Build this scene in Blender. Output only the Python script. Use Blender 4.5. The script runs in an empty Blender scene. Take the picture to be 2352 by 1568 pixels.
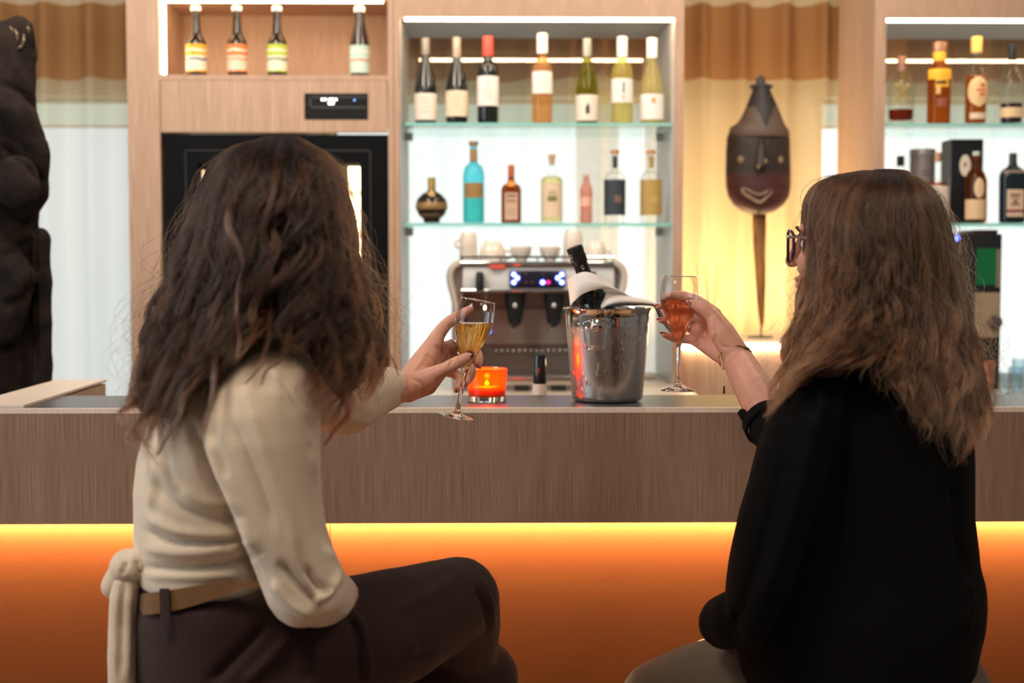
import bpy, bmesh, math, random
import numpy as np
from mathutils import Vector, Matrix

scene = bpy.context.scene
C = scene.collection

# ------------------------------------------------------------------ camera
F_PX = 3266.67                      # focal length in pixels of the 2352 x 1568 frame
CAM = np.array([0.0, 0.0, 1.40])
YAW, PITCH = math.radians(0.85), math.radians(3.22)
cam_data = bpy.data.cameras.new('camera')
cam = bpy.data.objects.new('camera', cam_data)
C.objects.link(cam)
cam.location = CAM
cam.rotation_euler = (math.radians(90) - PITCH, 0, -YAW)
cam_data.sensor_width = 36.0
cam_data.lens = 36.0 * F_PX / 2352.0
cam_data.clip_start = 0.05
cam_data.dof.use_dof = True
cam_data.dof.focus_distance = 2.48
cam_data.dof.aperture_fstop = 3.6
scene.camera = cam

# ------------------------------------------------------------------ world and lamps of the room
world = bpy.data.worlds.new('world')
scene.world = world
world.use_nodes = True
bg = world.node_tree.nodes['Background']
bg.inputs[0].default_value = (1.0, 0.93, 0.86, 1)
bg.inputs[1].default_value = 0.18

def area_lamp(name, loc, target, size, power, color, size_y=None, spread=None):
    l = bpy.data.lights.new(name, 'AREA')
    l.energy = power
    l.color = color
    l.shape = 'RECTANGLE'
    l.size = size
    l.size_y = size_y or size
    if spread: l.spread = math.radians(spread)
    o = bpy.data.objects.new(name, l)
    C.objects.link(o)
    o.location = loc
    d = Vector(target) - Vector(loc)
    o.rotation_euler = d.to_track_quat('-Z', 'Y').to_euler()
    o['kind'] = 'helper'
    return o
# daylight from the tall windows on the side of the room, ceiling lamps over bar and guests
area_lamp('side_window_daylight', (-3.6, 1.6, 1.9), (-0.4, 2.3, 1.2), 2.2, 58, (0.80, 0.90, 1.0), 1.8)
area_lamp('guest_ceiling_lamp', (-1.1, 0.9, 3.0), (-0.4, 2.0, 1.1), 0.7, 33, (1.0, 0.86, 0.70))
area_lamp('guest_ceiling_lamp', (1.2, 1.1, 3.0), (0.8, 2.1, 1.1), 0.6, 14, (1.0, 0.84, 0.68))
area_lamp('bar_ceiling_lamp', (-1.0, 3.5, 3.0), (-1.0, 5.0, 1.6), 0.8, 36, (1.0, 0.86, 0.72))
area_lamp('bar_ceiling_lamp', (0.9, 3.6, 3.0), (0.9, 5.0, 1.6), 0.8, 30, (1.0, 0.84, 0.68))

vs = scene.view_settings
vs.view_transform = 'Standard'
vs.look = 'None'
vs.exposure = 0.0
vs.gamma = 1.0
vs.use_curve_mapping = False
scene.cycles.use_denoising = True
scene.cycles.max_bounces = 8
scene.cycles.diffuse_bounces = 3
scene.cycles.glossy_bounces = 4
scene.cycles.use_adaptive_sampling = True
scene.cycles.adaptive_threshold = 0.07
scene.cycles.adaptive_min_samples = 16
scene.cycles.transparent_max_bounces = 16
scene.cycles.transmission_bounces = 8
scene.cycles.caustics_reflective = False
scene.cycles.sample_clamp_indirect = 6.0

# ------------------------------------------------------------------ geometry helpers
_cy, _sy, _cp, _sp = math.cos(YAW), math.sin(YAW), math.cos(PITCH), math.sin(PITCH)
FWD = np.array([_sy * _cp, _cy * _cp, -_sp])
RIGHT = np.array([_cy, -_sy, 0.0])
UP = np.cross(RIGHT, FWD)

def P(px, py, Y):
    """point of the room seen at a pixel of the photograph, at distance Y into the room"""
    d = FWD + RIGHT * ((px - 1176) / F_PX) + UP * ((784 - py) / F_PX)
    return CAM + d * (Y / d[1])

def PX(px, Y): return float(P(px, 600, Y)[0])
def PZ(py, Y): return float(P(1176, py, Y)[2])
def M(px, Y): return px * Y / F_PX          # pixels to metres at a distance

def project(v):
    r = np.asarray(v) - CAM
    z = r @ FWD
    return np.stack([1176 + F_PX * (r @ RIGHT) / z, 784 - F_PX * (r @ UP) / z], -1)

def new_mesh(name, verts, faces, smooth=False, autosmooth=None):
    me = bpy.data.meshes.new(name)
    me.from_pydata([tuple(map(float, v)) for v in verts], [], [tuple(f) for f in faces])
    me.update()
    if smooth:
        me.shade_smooth() if hasattr(me, 'shade_smooth') else None
    if autosmooth is not None:
        try: me.set_sharp_from_angle(angle=math.radians(autosmooth))
        except Exception: pass
    return me

def link(name, me, material, parent=None):
    o = bpy.data.objects.new(name, me)
    C.objects.link(o)
    if material is not None:
        me.materials.append(material)
    if parent is not None:
        o.parent = parent
        o.matrix_parent_inverse = Matrix.Translation(-ORIGIN.get(parent.name, Vector((0, 0, 0))))
    return o
ORIGIN = {}

def part(name, geo, material, parent=None, smooth=True, angle=35):
    v, f = geo
    return link(name, new_mesh(name, v, f, smooth, angle if smooth else None), material, parent)

def tag(o, label, cat, group=None, kind=None):
    o['label'] = label
    o['category'] = cat
    if group: o['group'] = group
    if kind: o['kind'] = kind
    return o

def thing(name, loc, label, cat, group=None, kind=None):
    o = bpy.data.objects.new(name, None)
    C.objects.link(o)
    o.empty_display_size = 0.05
    o.location = tuple(map(float, loc))
    ORIGIN[o.name] = Vector(o.location)
    return tag(o, label, cat, group, kind)

def struct(name, geo, material, label=None, smooth=False):
    o = part(name, geo, material, None, smooth)
    o['kind'] = 'structure'
    if label:
        o['label'] = label
        o['category'] = name.split('_')[0]
    return o

def cat(*geos):
    V, Fc, n = [], [], 0
    for v, f in geos:
        V.extend([tuple(x) for x in v])
        Fc.extend([tuple(i + n for i in q) for q in f])
        n += len(v)
    return V, Fc

def box(x0, x1, y0, y1, z0, z1, bevel=0.0):
    x0, x1 = min(x0, x1), max(x0, x1); y0, y1 = min(y0, y1), max(y0, y1); z0, z1 = min(z0, z1), max(z0, z1)
    if bevel <= 0:
        v = [(x, y, z) for z in (z0, z1) for y in (y0, y1) for x in (x0, x1)]
        f = [(0, 2, 3, 1), (4, 5, 7, 6), (0, 1, 5, 4), (2, 6, 7, 3), (0, 4, 6, 2), (1, 3, 7, 5)]
        return v, f
    bm = bmesh.new()
    bmesh.ops.create_cube(bm, size=1)
    for q in bm.verts:
        q.co = Vector(((x0 + x1) / 2 + q.co.x * (x1 - x0), (y0 + y1) / 2 + q.co.y * (y1 - y0), (z0 + z1) / 2 + q.co.z * (z1 - z0)))
    bmesh.ops.bevel(bm, geom=bm.edges[:], offset=bevel, segments=2, affect='EDGES', profile=0.6)
    return grab(bm)

def grab(bm):
    bm.verts.index_update()
    v = [tuple(q.co) for q in bm.verts]
    f = [tuple(q.index for q in fc.verts) for fc in bm.faces]
    bm.free()
    return v, f

def pbox(x0, y0, x1, y1, Y, depth, bevel=0.0):
    """box whose front face covers photo pixels x0..x1, y0..y1 at distance Y"""
    return box(PX(x0, Y), PX(x1, Y), Y, Y + depth, PZ(y1, Y), PZ(y0, Y), bevel)

def lathe(profile, center, n=28, sx=1.0, sy=1.0, e=2.0, cap0=True, cap1=True, axis=None, rot=0.0):
    """profile of (radius, height) turned round; e > 2 makes the section squarish"""
    cx, cy, cz = center
    v, f = [], []
    for r, z in profile:
        for k in range(n):
            a = 2 * math.pi * k / n + rot
            c, s = math.cos(a), math.sin(a)
            q = (abs(c) ** e + abs(s) ** e) ** (-1.0 / e)
            v.append((r * q * c * sx, r * q * s * sy, z))
    for i in range(len(profile) - 1):
        for k in range(n):
            a, b = i * n + k, i * n + (k + 1) % n
            f.append((a, b, b + n, a + n))
    if cap0: f.append(tuple(range(n))[::-1])
    if cap1: f.append(tuple(range((len(profile) - 1) * n, len(profile) * n)))
    if axis is not None:
        R = Vector((0, 0, 1)).rotation_difference(Vector(axis)).to_matrix()
        v = [tuple(R @ Vector(q)) for q in v]
    v = [(q[0] + cx, q[1] + cy, q[2] + cz) for q in v]
    return v, f

def ellipsoid(c, r, R=None, seg=20, rings=12):
    v, f = [], []
    c = np.array(c, float)
    for i in range(rings + 1):
        t = math.pi * i / rings
        for k in range(seg):
            a = 2 * math.pi * k / seg
            q = np.array([r[0] * math.sin(t) * math.cos(a), r[1] * math.sin(t) * math.sin(a), r[2] * math.cos(t)])
            if R is not None: q = R @ q
            v.append(tuple(q + c))
    for i in range(rings):
        for k in range(seg):
            a, b = i * seg + k, i * seg + (k + 1) % seg
            f.append((a, a + seg, b + seg, b))
    bm = bmesh.new()
    vs_ = [bm.verts.new(q) for q in v]
    for q in f:
        try: bm.faces.new([vs_[i] for i in q])
        except ValueError: pass
    bmesh.ops.remove_doubles(bm, verts=bm.verts, dist=1e-6)
    return grab(bm)

def tube(points, radii, n=10, closed=False, flat=None, caps=True):
    """round tube along a path; flat=(direction, factor) squeezes the section"""
    pts = [np.array(p, float) for p in points]
    if not hasattr(radii, '__len__'): radii = [radii] * len(pts)
    v, f = [], []
    prev = None
    m = len(pts)
    for i, p in enumerate(pts):
        if closed: t = pts[(i + 1) % m] - pts[i - 1]
        else: t = pts[min(i + 1, m - 1)] - pts[max(i - 1, 0)]
        t = t / (np.linalg.norm(t) + 1e-12)
        if prev is None:
            a = np.array([0, 0, 1.0]) if abs(t[2]) < 0.9 else np.array([1.0, 0, 0])
            nrm = a - t * (a @ t)
        else:
            nrm = prev - t * (prev @ t)
        nrm = nrm / (np.linalg.norm(nrm) + 1e-12)
        prev = nrm
        bn = np.cross(t, nrm)
        for k in range(n):
            ang = 2 * math.pi * k / n
            d = nrm * math.cos(ang) + bn * math.sin(ang)
            if flat is not None:
                fd = np.array(flat[0], float); fd = fd / np.linalg.norm(fd)
                d = d - fd * (d @ fd) * (1 - flat[1])
            v.append(tuple(p + d * radii[i]))
    for i in range(m if closed else m - 1):
        for k in range(n):
            a, b = i * n + k, i * n + (k + 1) % n
            j = ((i + 1) % m) * n
            f.append((a, b, j + (k + 1) % n, j + k))
    if not closed and caps:
        f.append(tuple(range(n))[::-1])
        f.append(tuple(range((m - 1) * n, m * n)))
    return v, f

def spline(pts, n):
    """Catmull-Rom through the points, n samples evenly along it"""
    p = np.array(pts, float)
    q = np.vstack([2 * p[0] - p[1], p, 2 * p[-1] - p[-2]])
    out = []
    for i in range(1, len(q) - 2):
        t = np.linspace(0, 1, 12, endpoint=False)[:, None]
        a, b, c, d = q[i - 1], q[i], q[i + 1], q[i + 2]
        out.append(0.5 * ((2 * b) + (c - a) * t + (2 * a - 5 * b + 4 * c - d) * t ** 2 + (3 * b - a - 3 * c + d) * t ** 3))
    out = np.vstack(out + [q[-2][None]])
    s = np.concatenate([[0], np.cumsum(np.linalg.norm(np.diff(out, axis=0), axis=1))])
    u = np.linspace(0, s[-1], n)
    return np.stack([np.interp(u, s, out[:, k]) for k in range(out.shape[1])], -1)

def chain(pts, radii, n=14):
    """overlapping balls and tapered bars, to be fused by fuse()"""
    g = []
    pts = [np.array(p, float) for p in pts]
    for p, r in zip(pts, radii): g.append(ellipsoid(p, (r, r, r), seg=n, rings=8))
    for (a, b), (ra, rb) in zip(zip(pts[:-1], pts[1:]), zip(radii[:-1], radii[1:])):
        if np.linalg.norm(b - a) > 1e-6:
            g.append(tube([a, b], [ra, rb], n))
    return cat(*g)

def loft(rings, n=40):
    """rings: (px_left, px_right, py, Y, half depth); a closed body whose outline has those pixels at those distances"""
    v, f = [], []
    for q in rings:
        L, Rr, py, Y, dep = q[:5]
        a, b = P(L, py, Y), P(Rr, q[5] if len(q) > 5 else py, Y)
        c = (a + b) / 2; h = (b - a) / 2
        for k in range(n):
            t = 2 * math.pi * k / n
            v.append((c[0] + h[0] * math.cos(t), c[1] + dep * math.sin(t), c[2] + h[2] * math.cos(t)))
    m = len(rings)
    for i in range(m - 1):
        for k in range(n):
            a, b = i * n + k, i * n + (k + 1) % n
            f.append((a, a + n, b + n, b))
    f.append(tuple(range(n)))
    f.append(tuple(range((m - 1) * n, m * n))[::-1])
    return v, f

def fuse(geo, voxel, smooth=6, factor=0.5):
    """one continuous skin over overlapping closed shapes"""
    me = new_mesh('fuse', *geo)
    o = bpy.data.objects.new('fuse', me)
    C.objects.link(o)
    m = o.modifiers.new('r', 'REMESH'); m.mode = 'VOXEL'; m.voxel_size = voxel
    if smooth:
        s = o.modifiers.new('s', 'SMOOTH'); s.factor = factor; s.iterations = smooth
    dg = bpy.context.evaluated_depsgraph_get()
    ev = o.evaluated_get(dg)
    out = bpy.data.meshes.new_from_object(ev)
    bpy.data.objects.remove(o)
    bpy.data.meshes.remove(me)
    out.shade_smooth()
    return out

def get_v(me):
    a = np.empty(len(me.vertices) * 3, np.float32); me.vertices.foreach_get('co', a)
    return a.reshape(-1, 3).astype(float)
def get_n(me):
    a = np.empty(len(me.vertices) * 3, np.float32); me.vertices.foreach_get('normal', a)
    return a.reshape(-1, 3).astype(float)
def set_v(me, v):
    me.vertices.foreach_set('co', v.astype(np.float32).ravel()); me.update()

def seg_dist(p, poly):
    """distance of 2-D points to a polyline, and the position 0..1 along it"""
    best = np.full(len(p), 1e9); pos = np.zeros(len(p))
    poly = np.array(poly, float)
    L = np.concatenate([[0], np.cumsum(np.linalg.norm(np.diff(poly, axis=0), axis=1))])
    for i in range(len(poly) - 1):
        a, b = poly[i], poly[i + 1]
        d = b - a
        t = np.clip(((p - a) @ d) / (d @ d), 0, 1)
        q = np.linalg.norm(p - (a + t[:, None] * d), axis=1)
        s = (L[i] + t * np.linalg.norm(d)) / L[-1]
        m = q < best
        best[m] = q[m]; pos[m] = s[m]
    return best, pos

def folds(me, strokes):
    """press creases and raise ridges into cloth: (line seen in the photo, width px, height m)"""
    v = get_v(me)
    for line, w, amp in strokes:
        set_v(me, v)
        nrm = get_n(me)
        view = v - CAM
        view /= np.linalg.norm(view, axis=1)[:, None]
        facing = np.clip(-(nrm * view).sum(1) * 2.0, 0, 1)
        d, s = seg_dist(project(v), spline(line, 24) if len(line) > 2 else line)
        k = amp * np.exp(-(d / w) ** 2) * facing * np.clip(np.minimum(s, 1 - s) * 6 + 0.12, 0, 1)
        v = v + nrm * k[:, None]
    set_v(me, v)

def noise3(p, seed=0, octaves=2):
    """cheap smooth noise from a few random waves"""
    rng = np.random.default_rng(seed)
    out = np.zeros(len(p))
    for o in range(octaves):
        for _ in range(5):
            k = rng.normal(size=3); k = k / np.linalg.norm(k) * (1.9 ** o)
            out += np.sin(p @ k + rng.uniform(0, 6.28)) / (1.7 ** o)
    return out / 5

# ------------------------------------------------------------------ materials
def nodes_of(name):
    m = bpy.data.materials.new(name)
    m.use_nodes = True
    nt = m.node_tree
    nt.nodes.clear()
    out = nt.nodes.new('ShaderNodeOutputMaterial')
    return m, nt, out

def principled(name, color, rough=0.5, metal=0.0, spec=0.5, coat=0.0, sheen=0.0, trans=0.0, ior=1.45, sub=0.0, noise=None, bump=None, emit=None):
    """noise=(scale xyz, second colour, contrast), bump=(scale xyz, strength, distance)"""
    m, nt, out = nodes_of(name)
    b = nt.nodes.new('ShaderNodeBsdfPrincipled')
    nt.links.new(b.outputs[0], out.inputs[0])
    b.inputs['Base Color'].default_value = (*color, 1)
    b.inputs['Roughness'].default_value = rough
    b.inputs['Metallic'].default_value = metal
    b.inputs['Specular IOR Level'].default_value = spec
    b.inputs['Coat Weight'].default_value = coat
    b.inputs['Sheen Weight'].default_value = sheen
    b.inputs['Transmission Weight'].default_value = trans
    b.inputs['IOR'].default_value = ior
    if sub:
        b.inputs['Subsurface Weight'].default_value = sub
        b.inputs['Subsurface Radius'].default_value = (1.0, 0.35, 0.2)
        b.inputs['Subsurface Scale'].default_value = 0.006
    if emit:
        b.inputs['Emission Color'].default_value = (*emit[0], 1)
        b.inputs['Emission Strength'].default_value = emit[1]
    if noise or bump:
        tc = nt.nodes.new('ShaderNodeTexCoord')
    if noise:
        mp = nt.nodes.new('ShaderNodeMapping'); mp.inputs['Scale'].default_value = noise[0]
        nz = nt.nodes.new('ShaderNodeTexNoise'); nz.inputs['Scale'].default_value = 1.0; nz.inputs['Detail'].default_value = 5.0
        rp = nt.nodes.new('ShaderNodeValToRGB')
        k = noise[2] if len(noise) > 2 else 0.2
        rp.color_ramp.elements[0].position = 0.5 - k; rp.color_ramp.elements[0].color = (*color, 1)
        rp.color_ramp.elements[1].position = 0.5 + k; rp.color_ramp.elements[1].color = (*noise[1], 1)
        nt.links.new(tc.outputs['Object'], mp.inputs[0]); nt.links.new(mp.outputs[0], nz.inputs[0])
        nt.links.new(nz.outputs[0], rp.inputs[0]); nt.links.new(rp.outputs[0], b.inputs['Base Color'])
    if bump:
        mp = nt.nodes.new('ShaderNodeMapping'); mp.inputs['Scale'].default_value = bump[0]
        nz = nt.nodes.new('ShaderNodeTexNoise'); nz.inputs['Scale'].default_value = 1.0; nz.inputs['Detail'].default_value = 4.0
        bp = nt.nodes.new('ShaderNodeBump'); bp.inputs['Strength'].default_value = bump[1]; bp.inputs['Distance'].default_value = bump[2]
        nt.links.new(tc.outputs['Object'], mp.inputs[0]); nt.links.new(mp.outputs[0], nz.inputs[0])
        nt.links.new(nz.outputs[0], bp.inputs['Height']); nt.links.new(bp.outputs[0], b.inputs['Normal'])
    return m

def emitter(name, color, strength):
    m, nt, out = nodes_of(name)
    e = nt.nodes.new('ShaderNodeEmission')
    e.inputs[0].default_value = (*color, 1); e.inputs[1].default_value = strength
    nt.links.new(e.outputs[0], out.inputs[0])
    return m

def thin_glass(name, color=(1, 1, 1), reflect=1.0, rough=0.0, cloud=0.0, cloud_color=None, ior=1.5, cap=.30):
    """thin clear or tinted glass: light passes tinted, the surface mirrors by angle"""
    m, nt, out = nodes_of(name)
    t = nt.nodes.new('ShaderNodeBsdfTransparent'); t.inputs[0].default_value = (*color, 1)
    g = nt.nodes.new('ShaderNodeBsdfGlossy'); g.inputs['Roughness'].default_value = rough
    fr = nt.nodes.new('ShaderNodeFresnel'); fr.inputs[0].default_value = ior
    mu = nt.nodes.new('ShaderNodeMath'); mu.operation = 'MULTIPLY'; mu.inputs[1].default_value = reflect; mu.use_clamp = True
    mx = nt.nodes.new('ShaderNodeMixShader')
    mn = nt.nodes.new('ShaderNodeMath'); mn.operation = 'MINIMUM'; mn.inputs[1].default_value = cap
    nt.links.new(fr.outputs[0], mu.inputs[0]); nt.links.new(mu.outputs[0], mn.inputs[0]); nt.links.new(mn.outputs[0], mx.inputs[0])
    base = t
    if cloud:
        tl = nt.nodes.new('ShaderNodeBsdfTranslucent'); tl.inputs[0].default_value = (*(cloud_color or color), 1)
        df = nt.nodes.new('ShaderNodeBsdfDiffuse'); df.inputs[0].default_value = (*(cloud_color or color), 1)
        a = nt.nodes.new('ShaderNodeMixShader'); a.inputs[0].default_value = 0.5
        nt.links.new(tl.outputs[0], a.inputs[1]); nt.links.new(df.outputs[0], a.inputs[2])
        b = nt.nodes.new('ShaderNodeMixShader'); b.inputs[0].default_value = cloud
        nt.links.new(t.outputs[0], b.inputs[1]); nt.links.new(a.outputs[0], b.inputs[2])
        base = b
    nt.links.new(base.outputs[0], mx.inputs[1]); nt.links.new(g.outputs[0], mx.inputs[2])
    nt.links.new(mx.outputs[0], out.inputs[0])
    return m

def wood(name, a, b, c, rough=0.5, scale=1.0, bump=0.15, fine=650):
    """laminate with fine upright grain: broad figure and thin dark pores"""
    m, nt, out = nodes_of(name)
    N, Lk = nt.nodes.new, nt.links.new
    bs = N('ShaderNodeBsdfPrincipled'); bs.inputs['Roughness'].default_value = rough
    bs.inputs['Specular IOR Level'].default_value = 0.35
    tc = N('ShaderNodeTexCoord')
    def nz(s, det):
        mp = N('ShaderNodeMapping'); mp.inputs['Scale'].default_value = s
        n = N('ShaderNodeTexNoise'); n.inputs['Scale'].default_value = scale; n.inputs['Detail'].default_value = det
        Lk(tc.outputs['Object'], mp.inputs[0]); Lk(mp.outputs[0], n.inputs[0]); return n
    n1 = nz((30, 30, 0.7), 4); n2 = nz((fine, fine, 7.0), 3)
    r1 = N('ShaderNodeValToRGB'); r1.color_ramp.elements[0].position = 0.3; r1.color_ramp.elements[1].position = 0.7
    r1.color_ramp.elements[0].color = (*a, 1); r1.color_ramp.elements[1].color = (*b, 1)
    r2 = N('ShaderNodeValToRGB'); r2.color_ramp.elements[0].position = 0.38; r2.color_ramp.elements[1].position = 0.62
    r2.color_ramp.elements[0].color = (0, 0, 0, 1); r2.color_ramp.elements[1].color = (1, 1, 1, 1)
    mx = N('ShaderNodeMix'); mx.data_type = 'RGBA'
    Lk(n1.outputs[0], r1.inputs[0]); Lk(n2.outputs[0], r2.inputs[0])
    Lk(r2.outputs[0], mx.inputs['Factor']); mx.inputs['A'].default_value = (*c, 1)
    for s in mx.inputs:
        if s.name == 'A' and s.type == 'RGBA': s.default_value = (*c, 1)
    Lk(r1.outputs[0], [s for s in mx.inputs if s.name == 'B' and s.type == 'RGBA'][0])
    Lk([s for s in mx.outputs if s.type == 'RGBA'][0], bs.inputs['Base Color'])
    if bump:
        bp = N('ShaderNodeBump'); bp.inputs['Strength'].default_value = bump; bp.inputs['Distance'].default_value = 0.0008
        Lk(n2.outputs[0], bp.inputs['Height']); Lk(bp.outputs[0], bs.inputs['Normal'])
    Lk(bs.outputs[0], out.inputs[0])
    return m

MAT = {}
def solid(color, rough=0.5, metal=0.0, **kw):
    key = (tuple(color), rough, metal, tuple(sorted(kw.items())))
    if key not in MAT: MAT[key] = principled('surface', color, rough, metal, **kw)
    return MAT[key]
def tint(color, cloud=0.0, reflect=1.0, cc=None):
    key = ('tint', tuple(color), cloud, reflect, cc)
    if key not in MAT: MAT[key] = thin_glass('tinted_glass', color, reflect, 0.0, cloud, cc, 1.26)
    return MAT[key]

OAK = wood('oak_laminate', (0.50, 0.325, 0.225), (0.60, 0.405, 0.285), (0.40, 0.25, 0.165))
BAR_OAK_DIM = wood('dim_bar_oak_laminate', (0.270, 0.172, 0.122), (0.345, 0.228, 0.166), (0.180, 0.108, 0.074), scale=1.0, bump=0.2, fine=1150)  # same oak as the cabinets, with the bar's dimmer light put into its colour
STEEL = solid((0.62, 0.60, 0.58), 0.18, 1.0)
CHROME = solid((0.75, 0.74, 0.72), 0.07, 1.0)
BLACK = solid((0.012, 0.012, 0.013), 0.4)
LED_WARM = emitter('warm_led_strip', (1.0, 0.76, 0.48), 34.0)
LED_BAR = emitter('amber_led_strip', (1.0, 0.74, 0.43), 860.0)
# ------------------------------------------------------------------ the room
FLOOR = wood('floor_boards', (0.20, 0.13, 0.09), (0.26, 0.17, 0.11), (0.12, 0.08, 0.05), 0.4)
struct('floor', box(-4.2, 4.2, -1.5, 6.3, -0.05, 0.0), FLOOR, 'dark wooden floor of the bar room')
WALL = principled('warm_plaster', (0.70, 0.60, 0.46), 0.85, bump=((60, 60, 60), 0.1, 0.002))
YW = 6.0                                              # windows and wall behind the curtains
WIN = [(-420, 330), (760, 1530), (1885, 2860)]
# piers of wall between the windows, and the wall above and below them
edges = [-900] + [x for w in WIN for x in w] + [3300]
zt, zb, zm = PZ(222, YW), 0.55, PZ(287, YW)
wall = [box(PX(edges[i], YW), PX(edges[i + 1], YW), YW, YW + 0.2, 0, 3.0) for i in range(0, len(edges), 2)]
wall += [box(PX(a, YW), PX(b, YW), YW, YW + 0.2, zt, 3.0) for a, b in WIN] + [box(PX(a, YW), PX(b, YW), YW, YW + 0.2, 0, zb) for a, b in WIN]
struct('wall_back', cat(*wall), WALL, 'cream wall behind the curtains')
PANE_LOW = emitter('daylight_glow_pane', (0.86, 0.95, 1.0), 2.1)  # daylight from outside put into the glow of the panes
PANE_LOW_DIM = emitter('dim_daylight_glow_pane', (0.82, 0.93, 1.0), 1.15)  # same pane with a weaker daylight glow put in
PANE_TOP = emitter('greenery_glow_pane', (0.66, 0.80, 0.68), 0.95)  # greenery outside the windows put into the colour of the pane glow
FRAME = solid((0.72, 0.68, 0.60), 0.5)
for i, (a, b) in enumerate(WIN):
    xa, xb = PX(a, YW), PX(b, YW)
    w = thing('window_%d' % (i + 1), ((xa + xb) / 2, YW + 0.1, zb), ['daylit window beside the tall dark sculpture', 'daylit window behind the coffee machine shelves', 'daylit window behind the spirits shelves'][i], 'window', kind='structure')
    part('lower_pane', box(xa + .02, xb - .02, YW + .11, YW + .125, zb + .02, zm - .005), PANE_LOW_DIM if i == 0 else PANE_LOW, w, False)
    part('upper_pane', box(xa + .02, xb - .02, YW + .11, YW + .125, zm + .005, zt - .02), PANE_TOP, w, False)
    fr = cat(box(xa, xb, YW + .09, YW + .14, zm - .005, zm + .005), box(xa, xb, YW + .09, YW + .14, zt - .02, zt), box(xa, xb, YW + .09, YW + .14, zb, zb + .02),
             box(xa, xa + .02, YW + .09, YW + .14, zb, zt), box(xb - .02, xb, YW + .09, YW + .14, zb, zt))
    part('window_frame', fr, FRAME, w, False)

# curtains: cream cloth with a wide ochre band, hung in deep folds
def curtain_material(name, z0, z1, band, cream, sheer):
    m, nt, out = nodes_of(name)
    N, Lk = nt.nodes.new, nt.links.new
    tc = N('ShaderNodeTexCoord'); sp = N('ShaderNodeSeparateXYZ'); Lk(tc.outputs['Object'], sp.inputs[0])
    nz = N('ShaderNodeTexNoise'); nz.inputs['Scale'].default_value = 3.0; Lk(tc.outputs['Object'], nz.inputs[0])
    ma = N('ShaderNodeMath'); ma.operation = 'MULTIPLY_ADD'; ma.inputs[1].default_value = 0.03; Lk(nz.outputs[0], ma.inputs[0]); Lk(sp.outputs[2], ma.inputs[2])
    g1 = N('ShaderNodeMath'); g1.operation = 'GREATER_THAN'; g1.inputs[1].default_value = z0 + .015; Lk(ma.outputs[0], g1.inputs[0])
    g2 = N('ShaderNodeMath'); g2.operation = 'LESS_THAN'; g2.inputs[1].default_value = z1 + .015; Lk(ma.outputs[0], g2.inputs[0])
    mu = N('ShaderNodeMath'); mu.operation = 'MULTIPLY'; Lk(g1.outputs[0], mu.inputs[0]); Lk(g2.outputs[0], mu.inputs[1])
    mx = N('ShaderNodeMix'); mx.data_type = 'RGBA'
    ca = [s for s in mx.inputs if s.type == 'RGBA']; co = [s for s in mx.outputs if s.type == 'RGBA'][0]
    Lk(mu.outputs[0], mx.inputs[0]); ca[0].default_value = (*cream, 1); ca[1].default_value = (*band, 1)
    d = N('ShaderNodeBsdfDiffuse'); t = N('ShaderNodeBsdfTranslucent'); tr = N('ShaderNodeBsdfTransparent')
    Lk(co, d.inputs[0]); Lk(co, t.inputs[0])
    a = N('ShaderNodeMixShader'); a.inputs[0].default_value = 0.45; Lk(d.outputs[0], a.inputs[1]); Lk(t.outputs[0], a.inputs[2])
    inv = N('ShaderNodeMath'); inv.operation = 'MULTIPLY_ADD'; inv.inputs[1].default_value = -sheer * 0.93; inv.inputs[2].default_value = sheer; Lk(mu.outputs[0], inv.inputs[0])
    b = N('ShaderNodeMixShader'); Lk(inv.outputs[0], b.inputs[0]); Lk(a.outputs[0], b.inputs[1]); Lk(tr.outputs[0], b.inputs[2])
    Lk(b.outputs[0], out.inputs[0])
    return m
YC = 5.80
zb0, zb1 = PZ(184, YC), PZ(8, YC)
CURT = curtain_material('banded_curtain_cloth', zb0, zb1, (0.50, 0.27, 0.12), (0.86, 0.74, 0.50), 0.50)
def curtain(xa, xb, seed, label, YC=YC):
    rng = np.random.default_rng(seed)
    nx = int((xb - xa) / 0.012)
    xs = np.linspace(xa, xb, nx)
    ph = np.cumsum(0.012 / rng.uniform(0.16, 0.30, nx).repeat(1)) * 2 * math.pi / 1.0
    k = np.convolve(rng.uniform(0.10, 0.24, nx), np.ones(25) / 25, 'same')
    ph = np.cumsum(2 * math.pi * 0.012 / np.clip(k, 0.12, 0.24))
    y = YC + 0.045 * np.sin(ph) + 0.012 * np.sin(2 * ph + 1.0)
    zs = np.concatenate([np.linspace(0.05, 2.0, 8), np.linspace(2.05, 2.85, 18)])
    v = [(x + 0.0 * z, yy + 0.01 * math.sin(3 * z), z + 0.02 * math.sin(p + 1) * (z > 2)) for z in zs for x, yy, p in zip(xs, y, ph)]
    f = [(j * nx + i, j * nx + i + 1, (j + 1) * nx + i + 1, (j + 1) * nx + i) for j in range(len(zs) - 1) for i in range(nx - 1)]
    o = part('curtain', (v, f), CURT, None, True, 180)
    tag(o, label, 'curtain', 'banded curtains')
    return o
curtain(PX(-420, YC), PX(345, YC), 3, 'cream curtain with brown band hanging beside the dark wooden sculpture')
curtain(PX(700, YC), PX(1560, YC), 5, 'cream curtain with brown band behind the wine bottle shelves')
curtain(PX(1322, 5.68), PX(1420, 5.68), 21, 'narrow gathered curtain end seen behind the pink and navy bottles', 5.66)
curtain(PX(1480, 5.68), PX(1522, 5.68), 23, 'thin gathered curtain end behind the gold labelled bottle', 5.66)
curtain(PX(1562, YC), PX(1925, YC), 8, 'golden lit cream curtain with ochre band behind the carved mask')
curtain(PX(1928, YC), PX(2860, YC), 11, 'cream curtain with brown band behind the spirits shelves')

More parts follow.
